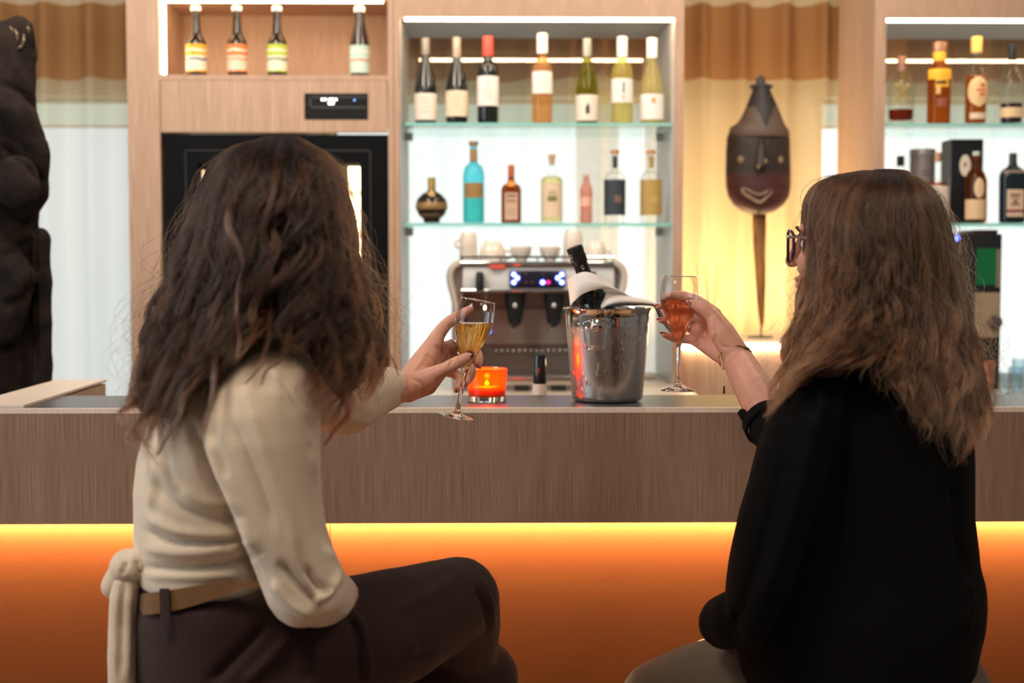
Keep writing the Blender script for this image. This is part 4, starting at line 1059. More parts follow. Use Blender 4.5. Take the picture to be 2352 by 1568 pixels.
YI = 3.05
c = (PX(1396, YI), YI, ZB)
k = YI / F_PX
t = thing('ice_bucket', c, 'polished steel ice bucket with ring handle on the bar', 'ice bucket')
def bucket_steel():
    m, nt, out = nodes_of('misted_steel')
    N, Lk = nt.nodes.new, nt.links.new
    b = N('ShaderNodeBsdfPrincipled'); b.inputs['Metallic'].default_value = 1.0; b.inputs['Base Color'].default_value = (0.66, 0.59, 0.54, 1)
    tc = N('ShaderNodeTexCoord'); sp = N('ShaderNodeSeparateXYZ'); Lk(tc.outputs['Object'], sp.inputs[0])
    nz = N('ShaderNodeTexNoise'); nz.inputs['Scale'].default_value = 30.0; nz.inputs['Detail'].default_value = 3.0; Lk(tc.outputs['Object'], nz.inputs[0])
    ma = N('ShaderNodeMath'); ma.operation = 'MULTIPLY_ADD'; ma.inputs[1].default_value = .006; Lk(nz.outputs[0], ma.inputs[0]); Lk(sp.outputs[2], ma.inputs[2])
    mr = N('ShaderNodeMapRange'); mr.inputs[1].default_value = ZB + .163; mr.inputs[2].default_value = ZB + .168; mr.inputs[3].default_value = .27; mr.inputs[4].default_value = .07
    Lk(ma.outputs[0], mr.inputs[0])
    mp = N('ShaderNodeMapping'); mp.inputs['Scale'].default_value = (1.0, 1.0, .45); Lk(tc.outputs['Object'], mp.inputs[0])
    vo = N('ShaderNodeTexVoronoi'); vo.inputs['Scale'].default_value = 95.0; Lk(mp.outputs[0], vo.inputs[0])
    n2 = N('ShaderNodeTexNoise'); n2.inputs['Scale'].default_value = 22.0; Lk(mp.outputs[0], n2.inputs[0])
    r = N('ShaderNodeValToRGB'); r.color_ramp.elements[0].position = .0; r.color_ramp.elements[0].color = (1, 1, 1, 1); r.color_ramp.elements[1].position = .38; r.color_ramp.elements[1].color = (0, 0, 0, 1)
    Lk(vo.outputs[0], r.inputs[0])
    r3 = N('ShaderNodeValToRGB'); r3.color_ramp.elements[0].position = .42; r3.color_ramp.elements[1].position = .55; Lk(n2.outputs[0], r3.inputs[0])
    mm = N('ShaderNodeMath'); mm.operation = 'MULTIPLY'; Lk(r.outputs[0], mm.inputs[0]); Lk(r3.outputs[0], mm.inputs[1])
    bp = N('ShaderNodeBump'); bp.inputs['Strength'].default_value = .55; bp.inputs['Distance'].default_value = .002; Lk(mm.outputs[0], bp.inputs['Height'])
    Lk(mr.outputs[0], b.inputs['Roughness']); Lk(bp.outputs[0], b.inputs['Normal']); Lk(b.outputs[0], out.inputs[0])
    return m
BST = bucket_steel()
pr = [(.001, .002), (74 * k, .002), (80 * k, .006), (82 * k, .014), (97 * k, 195 * k), (98 * k, 208 * k), (103 * k, 213 * k), (103 * k, 215 * k), (101 * k, 215.5 * k), (97 * k, 211 * k), (95 * k, 195 * k), (79 * k, .018), (.001, .012)]
part('pail', lathe(pr, c, 64, cap0=False, cap1=False), BST, t, True, 50)
for side, ang in ((1, math.radians(-90 - 20)), (2, math.radians(70))):
    d = np.array([math.cos(ang), math.sin(ang), 0.0]); s_ = np.array([-d[1], d[0], 0.0])
    base = np.array(c) + d * 96 * k + np.array([0, 0, 178 * k])
    h = part('handle_mount', cat(lathe([(.001, 0), (13 * k, 0), (13 * k, .004), (8 * k, .006), (8 * k, .010), (.001, .012)], base - d * .003, 22, axis=d), ellipsoid(base + d * .013, (10.5 * k,) * 3)), CHROME, t, True, 50)
    o0 = base + d * .010
    pts = [o0 + s_ * (a * k) + np.array([0, 0, b * k]) - d * (abs(b - 16) * k * .06) for a, b in ((-10, 10), (-25, 6), (-27, 2), (-22, -40), (-19, -52), (-14, -54), (14, -54), (19, -52), (22, -40), (27, 2), (25, 6), (10, 10))]
    part('ring_handle', tube(pts, 2.0 * k, 8, closed=False), CHROME, h)

# champagne bottle leaning in the bucket
tip = P(1319, 567, YI - .01); low = P(1372, 712, YI - .005)
ax = Vector(low - tip).normalized()
t = thing('champagne_bottle', tip + np.array(ax) * .295, 'black foiled champagne bottle leaning in the ice bucket', 'bottle')
BF = principled('black_foil', (0.014, 0.012, 0.013), 0.38, 0.3, bump=((180, 180, 60), 0.6, 0.002))
A3 = tuple(-np.array(ax))
bot = tip + np.array(ax) * .288
part('glass_body', lathe([(.001, 0), (.040, 0), (.042, .01), (.042, .12), (.038, .15), (.026, .19), (.018, .215), (.015, .235), (.0148, .262), (.001, .262)], bot, 28, axis=A3), DARKGLASS, t, True, 60)
part('foil', lathe([(.0175, .212), (.0160, .235), (.0158, .250), (.0178, .256), (.0183, .262), (.0172, .270), (.0182, .283), (.0172, .288), (.010, .290), (.001, .290)], bot, 28, axis=A3, cap0=False), BF, t, True, 60)
INK = solid((0.55, 0.55, 0.55), 0.5)
def lettering(text, pos, size, right, up, material, parent, name='lettering', depth=.0002):
    cu = bpy.data.curves.new(name, 'FONT'); cu.body = text; cu.size = size; cu.align_x = 'CENTER'; cu.align_y = 'CENTER'; cu.extrude = depth
    o = bpy.data.objects.new(name, cu); C.objects.link(o)
    dg = bpy.context.evaluated_depsgraph_get()
    me_ = bpy.data.meshes.new_from_object(o.evaluated_get(dg))
    bpy.data.objects.remove(o)
    r_, u_ = Vector(right).normalized(), Vector(up).normalized()
    n2 = r_.cross(u_)
    mt = Matrix((r_, u_, n2)).transposed().to_4x4(); mt.translation = Vector(pos)
    me_.transform(mt)
    return link(name, me_, material, parent)
toward = -np.array([0, 1, 0.0])
side = np.cross(np.array(ax), toward); side /= np.linalg.norm(side)
fr_ = np.cross(side, np.array(ax)); fr_ /= np.linalg.norm(fr_)
if fr_[1] > 0: fr_ = -fr_
lettering('LA', P(1337, 614, YI - .01) + fr_ * .0172, .009, np.array(ax), -side if side[0] < 0 else side, INK, t)
lettering('NELA', P(1311, 594, YI - .01) + fr_ * .0155, .0075, np.array(ax), -side if side[0] < 0 else side, INK, t)

# napkin wrapped round the neck and over the rim
def sheet(top, low, nu=40, nv=10, thick=.004, bulge=0.0, seed=1):
    a, b = spline([P(*q) for q in top], nu), spline([P(*q) for q in low], nu)
    v, f = [], []
    for s in (0, 1):
        for i in range(nu):
            for j in range(nv):
                w_ = j / (nv - 1)
                p = a[i] * (1 - w_) + b[i] * w_
                p = p + np.array([0, -bulge * math.sin(math.pi * w_) + (thick if s else 0), 0])
                v.append(tuple(p))
    m = nu * nv
    for i in range(nu - 1):
        for j in range(nv - 1):
            q = (i * nv + j, i * nv + j + 1, (i + 1) * nv + j + 1, (i + 1) * nv + j)
            f.append(q[::-1]); f.append(tuple(m + x for x in q))
    ring = [i * nv for i in range(nu)] + [(nu - 1) * nv + j for j in range(1, nv)] + [i * nv + nv - 1 for i in range(nu - 2, -1, -1)] + [j for j in range(nv - 2, 0, -1)]
    for x, y in zip(ring, ring[1:] + ring[:1]): f.append((x, y, m + y, m + x))
    return v, f
LINEN = principled('white_linen', (0.82, 0.74, 0.69), 0.85, sheen=0.2, bump=((900, 900, 900), 0.2, 0.0006))
t = thing('napkin', P(1400, 690, YI), 'white linen napkin wrapped round the champagne bottle and over the bucket rim', 'napkin')
g1 = sheet([(1303, 642, 3.03), (1322, 630, 2.995), (1344, 624, 2.985), (1368, 630, 2.985), (1392, 646, 2.99), (1418, 664, 3.0), (1450, 682, 3.02)],
           [(1310, 704, 3.03), (1316, 694, 2.985), (1340, 674, 2.968), (1372, 664, 2.965), (1402, 664, 2.975), (1425, 670, 2.99), (1452, 686, 3.015)], bulge=.012)
g2 = sheet([(1303, 642, 3.035), (1318, 632, 3.07), (1345, 626, 3.085), (1372, 634, 3.085), (1400, 652, 3.08), (1425, 668, 3.06), (1452, 682, 3.03)],
           [(1310, 704, 3.035), (1318, 700, 3.075), (1345, 690, 3.095), (1380, 690, 3.095), (1410, 694, 3.085), (1432, 698, 3.06), (1455, 700, 3.03)])
g3 = sheet([(1378, 700, 3.02), (1392, 684, 3.0), (1420, 676, 2.995), (1455, 682, 3.0), (1490, 690, 3.02), (1512, 698, 3.04), (1530, 716, 3.06), (1548, 742, 3.075), (1560, 760, 3.08)],
           [(1382, 712, 3.0), (1398, 706, 2.985), (1425, 703, 2.985), (1458, 702, 2.99), (1485, 702, 3.015), (1502, 706, 3.04), (1514, 730, 3.06), (1536, 760, 3.075), (1556, 778, 3.08)], bulge=.02)
g4 = sheet([(1395, 668, 2.985), (1425, 672, 2.995), (1450, 680, 3.0)], [(1380, 704, 3.0), (1415, 702, 3.01), (1460, 700, 3.01)], bulge=.004)
part('wrapped_fold', g1, LINEN, t, True, 80)
part('back_fold', g2, LINEN, t, True, 80)
part('draped_end', g3, LINEN, t, True, 80)
part('inner_fold', g4, LINEN, t, True, 80)

# ------------------------------------------------------------------ champagne glasses
CRYSTAL = principled('crystal_glass', (1, 1, 1), 0.0, trans=1.0, ior=1.46)
BLOWN = thin_glass('blown_glass', (0.99, 0.99, 0.99), 1.2, ior=1.30, cap=.5)
def flute(foot, top, width_scale, level_py, wine, label, Y):
    foot, top = np.array(foot), np.array(top)
    axv = top - foot; H = np.linalg.norm(axv); axv /= H
    t = thing('champagne_glass', foot, label, 'glass', 'champagne glasses held by the two women')
    s = H / .212 * width_scale; h = H / .212
    outer = [(.0005, .0), (.0305 * s, .0), (.031 * s, .0012 * h), (.022 * s, .0035 * h), (.008 * s, .008 * h), (.0048 * s, .016 * h), (.0040 * s, .030 * h), (.0040 * s, .060 * h), (.0048 * s, .080 * h), (.0066 * s, .089 * h),
             (.0105 * s, .099 * h), (.0165 * s, .115 * h), (.0235 * s, .134 * h), (.0300 * s, .151 * h), (.0338 * s, .166 * h), (.0345 * s, .177 * h), (.0335 * s, .192 * h), (.0308 * s, .2115 * h)]
    th = .0011
    inner = [(.0300 * s, .2120 * h), (.0324 * s, .192 * h), (.0334 * s, .177 * h), (.0327 * s, .166 * h), (.0289 * s, .151 * h), (.0224 * s, .134 * h), (.0154 * s, .115 * h), (.0094 * s, .0995 * h), (.0052 * s, .0935 * h), (.0005, .0915 * h)]
    j = 9                                               # solid stem and foot below, thin blown bowl above
    part('stem', lathe(outer[:j + 1] + [(.0005, outer[j][1] + .001)], foot, 40, axis=axv), CRYSTAL, t, True, 60)
    part('bowl', lathe(outer[j:] + inner[:1], foot, 64, axis=axv, cap0=False, cap1=False), BLOWN, t, True, 60)
    rimc = foot + axv * (.2117 * h)
    part('rim', lathe([(.0298 * s, -.0006), (.0304 * s, .0006), (.0310 * s, 0), (.0304 * s, -.0008)], rimc, 64, axis=axv, cap0=False, cap1=False), CRYSTAL, t, True, 80)
    # wine with a level surface
    lp = [(r + .00035, z) for r, z in inner[::-1]]; lp[0] = (.0005, lp[0][1])
    v, f = lathe(lp, foot, 48, axis=axv)
    bm = bmesh.new()
    vs_ = [bm.verts.new(q) for q in v]
    for q in f: bm.faces.new([vs_[i] for i in q])
    zl = PZ(level_py, Y)
    res = bmesh.ops.bisect_plane(bm, geom=bm.verts[:] + bm.edges[:] + bm.faces[:], plane_co=(0, 0, zl), plane_no=(0, 0, 1), clear_outer=True)
    bmesh.ops.holes_fill(bm, edges=[e for e in bm.edges if e.is_boundary])
    bmesh.ops.recalc_face_normals(bm, faces=bm.faces[:])
    part('wine', grab(bm), wine, t, True, 40)
    return t
def wine_mat(name, col, dens):
    m, nt, out = nodes_of(name)
    b = nt.nodes.new('ShaderNodeBsdfRefraction'); b.inputs[0].default_value = (*col, 1); b.inputs['IOR'].default_value = 1.34; b.inputs['Roughness'].default_value = 0.0
    g = nt.nodes.new('ShaderNodeBsdfGlossy'); g.inputs['Roughness'].default_value = .02
    fr = nt.nodes.new('ShaderNodeFresnel'); fr.inputs[0].default_value = 1.34
    mx = nt.nodes.new('ShaderNodeMixShader')
    tr = nt.nodes.new('ShaderNodeBsdfTransparent'); tr.inputs[0].default_value = (*col, 1)
    tl = nt.nodes.new('ShaderNodeBsdfTranslucent'); tl.inputs[0].default_value = (*col, 1)
    a = nt.nodes.new('ShaderNodeMixShader'); a.inputs[0].default_value = .35; nt.links.new(b.outputs[0], a.inputs[1]); nt.links.new(tr.outputs[0], a.inputs[2])
    c = nt.nodes.new('ShaderNodeMixShader'); c.inputs[0].default_value = dens; nt.links.new(a.outputs[0], c.inputs[1]); nt.links.new(tl.outputs[0], c.inputs[2])
    nt.links.new(fr.outputs[0], mx.inputs[0]); nt.links.new(c.outputs[0], mx.inputs[1]); nt.links.new(g.outputs[0], mx.inputs[2]); nt.links.new(mx.outputs[0], out.inputs[0])
    return m
YGL = 2.48
flute(P(1048, 958, YGL), P(1098, 689, YGL), 1.0, 741, wine_mat('golden_champagne', (1.0, 0.76, 0.38), .30), 'tilted champagne glass with golden wine in the dark haired woman hand', YGL)
YGR = 2.62
flute(P(1556, 897, YGR), P(1561, 634, YGR), 1.03, 688, wine_mat('rose_champagne', (1.0, 0.56, 0.38), .22), 'upright champagne glass with rosé wine held by the woman in black', YGR)
# ------------------------------------------------------------------ people
SKIN = principled('skin', (0.63, 0.31, 0.215), 0.42, spec=0.4, sub=0.18, noise=((55, 55, 55), (0.69, 0.35, 0.25), 0.25), bump=((500, 500, 500), 0.08, 0.001))
POLISH = principled('dark_red_nail_polish', (0.10, 0.010, 0.022), 0.18, coat=0.5)
POLISH2 = principled('pink_nail_polish', (0.50, 0.10, 0.09), 0.18, coat=0.5)

def head_parts(c, face, s=1.0):
    """closed shapes of head, features and neck; face: horizontal direction the face points to"""
    f = np.array([face[0], face[1], 0.0]); f /= np.linalg.norm(f)
    r = np.array([f[1], -f[0], 0.0])
    R = np.stack([r, f, np.array([0, 0, 1.0])], 1)
    T = lambda p: np.array(c) + s * (R @ np.array(p, float))
    E = lambda p, q: ellipsoid(T(p), tuple(s * x for x in q), R, 24, 14)
    g = [E((0, -.015, .022), (.074, .092, .082)), E((0, .022, -.03), (.064, .068, .078)), E((0, .036, -.075), (.050, .050, .040)), E((0, .072, -.098), (.022, .018, .018)),
         E((.036, .055, -.030), (.026, .025, .028)), E((-.036, .055, -.030), (.026, .025, .028)), E((0, .070, .024), (.050, .016, .014)),
         chain([T((0, .086, .014)), T((0, .097, -.006)), T((0, .107, -.024))], [s * .0075, s * .009, s * .0115]),
         E((.0105, .097, -.027), (.008, .010, .007)), E((-.0105, .097, -.027), (.008, .010, .007)),
         E((0, .089, -.053), (.023, .010, .0055)), E((0, .088, -.064), (.020, .011, .0065)),
         E((.077, -.008, -.008), (.008, .018, .031)), E((-.077, -.008, -.008), (.008, .018, .031)),
         chain([T((0, -.022, -.05)), T((0, -.038, -.11)), T((0, -.050, -.19))], [s * .052, s * .050, s * .058])]
    return g, T, R

def eyes(T, R, s, parent):
    for q in (-1, 1):
        e = part('eye', ellipsoid(T((q * .031, .0655, .001)), (s * .0115,) * 3), solid((0.85, 0.82, 0.78), 0.15), parent)
        part('iris', ellipsoid(T((q * .031, .0735, .001)), (s * .0055, s * .0045, s * .0055), R), solid((0.06, 0.03, 0.015), 0.1), e)
        part('eyebrow', tube([T((q * .014, .085, .021)), T((q * .032, .084, .027)), T((q * .052, .072, .022))], [s * .0022, s * .003, s * .0015], 8), solid((0.05, 0.03, 0.02), 0.8), parent)

def nail(tip, back, normal, w, length, mt, parent, name='fingernail'):
    """a curved plate on the back of a fingertip"""
    tip, back, normal = (np.array(q, float) for q in (tip, back, normal))
    d = tip - back; d /= np.linalg.norm(d)
    normal = normal - d * (normal @ d); normal /= np.linalg.norm(normal)
    sd = np.cross(d, normal)
    R = np.stack([sd, d, normal], 1)
    return part(name, ellipsoid(tip + normal * 0.0 - d * length * .1, (w, length, w * .45), R, 14, 10), mt, parent)

# ---- hair
def make_hair(guides, n_strands, seed, base, tipc, parent, clumps=300, wave=.010, freq=4.0, radius=.00042, closed=False, spread=.35, fly=.03, layer=.022, shell_in=.016, hem_jit=.22, mess=.0035, wave_start=.12, rough=.28, tight=2.2):
    T = 26
    rng = np.random.default_rng(seed)
    G = np.stack([spline([P(*q) for q in g], T) for g in guides])          # guides x T x 3
    ng = len(G)
    axis = G.mean(0)                                                        # middle line of the hair
    def surf(u, w):
        """u 0..ng-1 across the guides, w 0..1 along; arrays broadcast"""
        u = np.clip(u, 0, ng - 1.0001); w = np.clip(w, 0, 1)
        i = np.floor(u).astype(int); fu = u - i
        x = w * (T - 1); j = np.minimum(x.astype(int), T - 2); fw = (x - j)[..., None]
        def at(ii):
            ii = np.clip(ii, 0, ng - 1)
            return G[ii, j] * (1 - fw) + G[ii, j + 1] * fw
        a, b, c, d = at(i - 1), at(i), at(i + 1), at(i + 2)
        t = fu[..., None]
        return 0.5 * ((2 * b) + (c - a) * t + (2 * a - 5 * b + 4 * c - d) * t ** 2 + (3 * b - a - 3 * c + d) * t ** 3)
    def outward(p, w):
        x = w * (T - 1); j = np.minimum(x.astype(int), T - 2)
        o = p - axis[j]
        o[..., 2] *= .3
        return o / (np.linalg.norm(o, axis=-1, keepdims=True) + 1e-6)
    # dark under-hair
    m, k = 72, 22
    us = np.linspace(0, ng - 1, m)
    ws = np.linspace(0, .86, k)
    U, W = np.meshgrid(us, ws, indexing='ij')
    S = surf(U, W)
    O = outward(S.copy(), W)
    S = S - O * (shell_in * np.clip(W * 6, .25, 1))[..., None]
    v = [tuple(q) for q in S.reshape(-1, 3)]
    f = [(a * k + b, a * k + b + 1, (a + 1) * k + b + 1, (a + 1) * k + b) for a in range(m - 1) for b in range(k - 1)]
    if closed: f += [((m - 1) * k + b, (m - 1) * k + b + 1, b + 1, b) for b in range(k - 1)]
    top = len(v); v.append(tuple(S[:, 0].mean(0)))
    f += [(a * k, (a + 1) * k, top) for a in range(m - 1)]
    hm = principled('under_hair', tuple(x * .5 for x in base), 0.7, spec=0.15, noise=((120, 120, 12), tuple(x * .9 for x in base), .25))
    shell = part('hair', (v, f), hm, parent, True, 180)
    # strands gathered in waving locks
    cu = rng.uniform(0, ng - 1, clumps); cl = rng.uniform(0, 1, clumps); cp = rng.uniform(0, 6.28, clumps)
    cf = freq * rng.uniform(.7, 1.3, clumps); cLen = 1 - hem_jit * rng.uniform(0, 1, clumps) ** 1.6; ca = rng.uniform(.45, 1.4, clumps); coff = rng.normal(0, 1, clumps)
    csh = rng.uniform(0, 1, clumps) ** 3.0
    sub = 5                                                                  # thin locks inside each lock
    su = rng.normal(0, 1, (clumps, sub)); sp = rng.normal(0, .3, (clumps, sub)); sl = rng.uniform(.86, 1.0, (clumps, sub)); so = rng.normal(0, 1, (clumps, sub))
    N = 26
    ci = rng.integers(0, clumps, n_strands); si = rng.integers(0, sub, n_strands)
    u0 = cu[ci] + rng.normal(0, spread, n_strands)
    t = np.linspace(0, 1, N)[None, :]
    w = t * (cLen[ci] * sl[ci, si] * rng.uniform(.87, 1.0, n_strands))[:, None]
    cf_t = np.clip(w * tight, 0, 1) ** 1.0 * .93
    lock_u = cu[ci][:, None] + (su[ci, si] * spread * .55)[:, None] * (1 - .35 * w)
    u = u0[:, None] * (1 - cf_t) + lock_u * cf_t + (coff[ci] * .16)[:, None] * w ** 1.5
    if closed: u = np.mod(u, ng - 1.0)
    else: u = np.abs(u); u = (ng - 1) - np.abs((ng - 1) - u)
    p = surf(u, w)
    o = outward(p.copy(), w)
    tan = np.cross(o, np.array([0, 0, 1.0])); tan /= np.linalg.norm(tan, axis=-1, keepdims=True) + 1e-6
    dep = (cl[ci] * .8 + rng.uniform(0, .2, n_strands))[:, None] * layer * np.clip(w * 4, .10, 1)
    p = p - o * (dep - .003)[..., None]
    env = np.clip((w - wave_start) / .40, 0, 1)
    amp = wave * ca[ci][:, None] * env * (.75 + .75 * w)
    ph = 2 * math.pi * cf[ci][:, None] * w + cp[ci][:, None] + (sp[ci, si])[:, None] + rng.normal(0, .16, n_strands)[:, None]
    p = p + tan * (amp * np.sin(ph))[..., None] + o * (amp * .7 * np.cos(ph + .6))[..., None]
    p = p + tan * (so[ci, si] * .004)[:, None, None] * env[..., None]
    # loose single hairs
    fl = rng.uniform(0, 1, n_strands) < fly
    k1, k2, k3 = rng.uniform(3, 9, (3, n_strands)); q1, q2, q3 = rng.uniform(0, 6.28, (3, n_strands))
    am = np.where(fl, rng.uniform(.006, .036, n_strands), mess)[:, None] * np.clip(w * 1.6, .04, 1)
    p = p + tan * (am * np.sin(k1[:, None] * w * 3 + q1[:, None]))[..., None] + o * (am * (np.sin(k2[:, None] * w * 3 + q2[:, None]) + np.where(fl, .9, 0)[:, None]))[..., None]
    p[..., 2] += am * .5 * np.sin(k3[:, None] * w * 3 + q3[:, None])
    hc = bpy.data.hair_curves.new('hair_strands')
    hc.add_curves([N] * n_strands)
    hc.points.foreach_set('position', p.astype(np.float32).ravel())
    rad = radius * (1 - .75 * np.clip((t - .55) / .45, 0, 1)) * rng.uniform(.7, 1.2, n_strands)[:, None] * np.where(fl, .5, 1)[:, None]
    att = hc.attributes.get('radius') or hc.attributes.new('radius', 'FLOAT', 'POINT')
    att.data.foreach_set('value', rad.astype(np.float32).ravel())
    tone = np.clip(csh[ci][:, None] * .75 + rng.uniform(0, .3, n_strands)[:, None] ** 1.5, 0, 1) * np.clip(.25 + w * .95, 0, 1)
    att = hc.attributes.new('tone', 'FLOAT', 'POINT')
    att.data.foreach_set('value', tone.astype(np.float32).ravel())
    mt, nt, out = nodes_of('hair_fibre')
    Nn, Lk = nt.nodes.new, nt.links.new
    h = Nn('ShaderNodeBsdfHairPrincipled'); h.model = 'CHIANG'; h.parametrization = 'COLOR'
    h.inputs['Roughness'].default_value = rough; h.inputs['Radial Roughness'].default_value = .35; h.inputs['Coat'].default_value = .0; h.inputs['IOR'].default_value = 1.42
    at_ = Nn('ShaderNodeAttribute'); at_.attribute_name = 'tone'
    r1 = Nn('ShaderNodeMix'); r1.data_type = 'RGBA'
    ia = [s for s in r1.inputs if s.type == 'RGBA']
    ia[0].default_value = (*base, 1); ia[1].default_value = (*tipc, 1)
    Lk(at_.outputs['Fac'], r1.inputs[0]); Lk([s for s in r1.outputs if s.type == 'RGBA'][0], h.inputs['Color'])
    Lk(h.outputs[0], out.inputs[0])
    hs = bpy.data.objects.new('hair_strands', hc)
    C.objects.link(hs)
    hc.materials.append(mt)
    hs.parent = shell
    hs['kind'] = 'stuff'
    return shell

def knit(name, col, col2, sc, strength):
    return principled(name, col, 0.85, spec=0.2, sheen=0.35, noise=((sc, sc, sc), col2, .3), bump=((sc, sc, sc * 1.4), strength, 0.0012))

# ================= woman in the cream wrap sweater =================
H1 = thing('person', P(470, 1640, 1.95) * np.array([1, 1, 0]) + np.array([0, 0, .78]), 'person with long dark wavy hair in cream wrap sweater and brown trousers raising a glass', 'person')
face1 = (0.80, 0.60)
hc1 = P(640, 520, 2.0)
hg, T1, R1 = head_parts(hc1, face1, .97)
# arm that holds the glass, with its hand
sh_far, el_far, wr_far = P(690, 880, 2.16), P(800, 925, 2.36), P(925, 888, 2.465)
g = list(hg)
g.append(loft([(470, 650, 860, 1.98, .09), (400, 700, 900, 1.97, .11), (360, 700, 1000, 1.96, .11), (350, 690, 1200, 1.96, .10), (350, 680, 1330, 1.96, .10)]))
g.append(chain([P(540, 830, 2.0), sh_far, el_far, wr_far], [.06, .046, .035, .0265]))
H = {}
def hand_chain(pts, rad): return chain(spline(pts, 9), np.interp(np.linspace(0, 1, 9), np.linspace(0, 1, len(rad)), rad), 12)
wr = P(936, 890, 2.468)
thumb = [P(955, 880, 2.455), P(992, 862, 2.44), P(1030, 842, 2.435), P(1058, 828, 2.438), P(1082, 815, 2.446)]
index = [P(1000, 778, 2.50), P(1022, 748, 2.515), P(1040, 733, 2.522), P(1062, 720, 2.527), P(1080, 709, 2.528)]
middle = [P(1018, 800, 2.52), P(1052, 792, 2.548), P(1085, 800, 2.540), P(1100, 822, 2.515), P(1098, 838, 2.498)]
ring = [P(1022, 826, 2.525), P(1058, 828, 2.552), P(1082, 848, 2.540), P(1078, 868, 2.515), P(1068, 881, 2.500)]
pinky = [P(1016, 850, 2.52), P(1044, 858, 2.540), P(1058, 872, 2.525), P(1054, 884, 2.508), P(1048, 895, 2.498)]
palm = [chain([wr, P(975, 832, 2.485), P(1002, 779, 2.50)], [.0265, .024, .0145]), chain([wr, P(985, 840, 2.492), P(1018, 800, 2.52)], [.0265, .022, .0135]),
        chain([wr, P(985, 862, 2.492), P(1022, 826, 2.522)], [.0265, .022, .013]), chain([wr, P(980, 882, 2.485), P(1014, 852, 2.518)], [.0260, .020, .0125]),
        chain([P(950, 888, 2.46), P(985, 868, 2.445), P(1010, 853, 2.44)], [.022, .019, .0135])]
g += palm + [hand_chain(thumb, [.016, .0145, .0112, .0112, .0078]), hand_chain(index, [.0132, .0118, .0105, .0098, .0070]), hand_chain(middle, [.0125, .0115, .0105, .0098, .0070]),
             hand_chain(ring, [.0120, .011, .0100, .0092, .0066]), hand_chain(pinky, [.0108, .0095, .0086, .0082, .0060])]
# near arm resting on the lap
el_near, wr_near = P(720, 1370, 1.84), P(930, 1400, 2.20)
g.append(chain([P(560, 860, 1.95), P(615, 910, 1.85), el_near, wr_near], [.055, .040, .032, .024]))
for i in range(4): g.append(hand_chain([wr_near, P(975 + 6 * i, 1400 + 9 * i, 2.27 + .006 * i), P(1010 + 4 * i, 1410 + 10 * i, 2.31)], [.022, .0125, .008]))
g.append(hand_chain([wr_near, P(950, 1390, 2.19), P(985, 1385, 2.22)], [.02, .013, .009]))
me = fuse(cat(*g), .0024, 5, .45)
folds(me, [([(1000, 790), (1016, 815), (1012, 845)], 4, -.0030), ([(975, 812), (998, 830), (1004, 846)], 4, -.0022), ([(940, 868), (965, 880), (985, 905)], 5, -.0022), ([(1030, 800), (1040, 820), (1030, 845)], 3, -.0024),
           ([(1036, 828), (1040, 848)], 2.2, -.0012), ([(1044, 824), (1048, 844)], 2.2, -.0010), ([(925, 862), (950, 850), (985, 800)], 5, .0016), ([(1030, 752), (1038, 740)], 3, -.0012)])
b1 = link('body', me, SKIN, H1)
eyes(T1, R1, .97, H1)
cam_dir = np.array([0, -1, .12])
nail(thumb[-1] - np.array([.002, 0, 0]), thumb[-2], cam_dir + np.array([0, 0, .55]), .0078, .0088, POLISH, H1).location = (0, -.0040, .0018)
nail(middle[-1] + (middle[-1] - middle[-2]) * .1, middle[-2], np.array([.75, -.55, .1]), .0060, .0075, POLISH2, H1).location = (.0028, -.0030, 0)
nail(ring[-1], ring[-2], np.array([.55, -.8, -.1]), .0056, .007, POLISH2, H1).location = (.0012, -.0034, 0)
nail(pinky[-1], pinky[-2], np.array([.4, -.85, 0]), .0048, .006, POLISH2, H1).location = (.001, -.003, 0)
q0 = (np.array(middle[0]) * .4 + np.array(middle[1]) * .6); q1 = np.array(middle[1]) - np.array(middle[0])
part('finger_ring', lathe([(.0122, -.0008), (.0132, -.0008), (.0132, .0008), (.0122, .0008)], q0, 28, axis=q1, cap0=False, cap1=False), STEEL, H1, True, 60)

# sweater
SWEAT = knit('cream_wool', (0.63, 0.50, 0.365), (0.71, 0.58, 0.44), 420, .35)
Y0, YN = 1.965, 1.825
tor = loft([(520, 640, 770, Y0, .05), (470, 680, 800, Y0, .085), (415, 715, 840, Y0, .115), (375, 728, 900, Y0 - .005, .135), (345, 732, 970, Y0 - .01, .145), (322, 734, 1050, Y0 - .01, .150), (312, 735, 1120, Y0 - .01, .150),
            (313, 730, 1200, Y0 - .005, .145), (316, 715, 1260, Y0, .142), (316, 705, 1290, Y0, .142), (322, 696, 1322, Y0, .140), (330, 690, 1334, Y0, .134)])
slv = loft([(590, 690, 808, YN + .03, .035), (545, 722, 840, YN + .01, .062), (495, 735, 890, YN, .072), (468, 737, 950, YN - .005, .076), (468, 736, 1010, YN - .008, .077), (490, 737, 1080, YN - .008, .074), (522, 742, 1150, YN - .008, .070),
            (546, 752, 1210, YN - .008, .067), (570, 768, 1265, YN - .006, .066), (590, 790, 1315, YN - .002, .066), (602, 803, 1350, YN, .064), (616, 796, 1385, YN + .002, .060), (636, 768, 1412, YN + .004, .050), (665, 725, 1430, YN + .006, .028)])
fore = chain([P(730, 1365, 1.86), P(765, 1375, 1.95), P(800, 1395, 2.05)], [.042, .036, .030])
farS = chain([P(600, 830, 2.05), P(690, 880, 2.16), P(790, 925, 2.34), P(845, 905, 2.41), P(885, 893, 2.445)], [.075, .066, .056, .046, .038])
drape = loft([(742, 880, 900, 2.36, .030), (746, 866, 930, 2.36, .028), (760, 840, 955, 2.36, .02), (780, 815, 968, 2.36, .01)])
me = fuse(cat(tor, slv, fore, farS, drape), .0045, 9)
v = get_v(me); nrm = get_n(me)
pr_ = project(v)
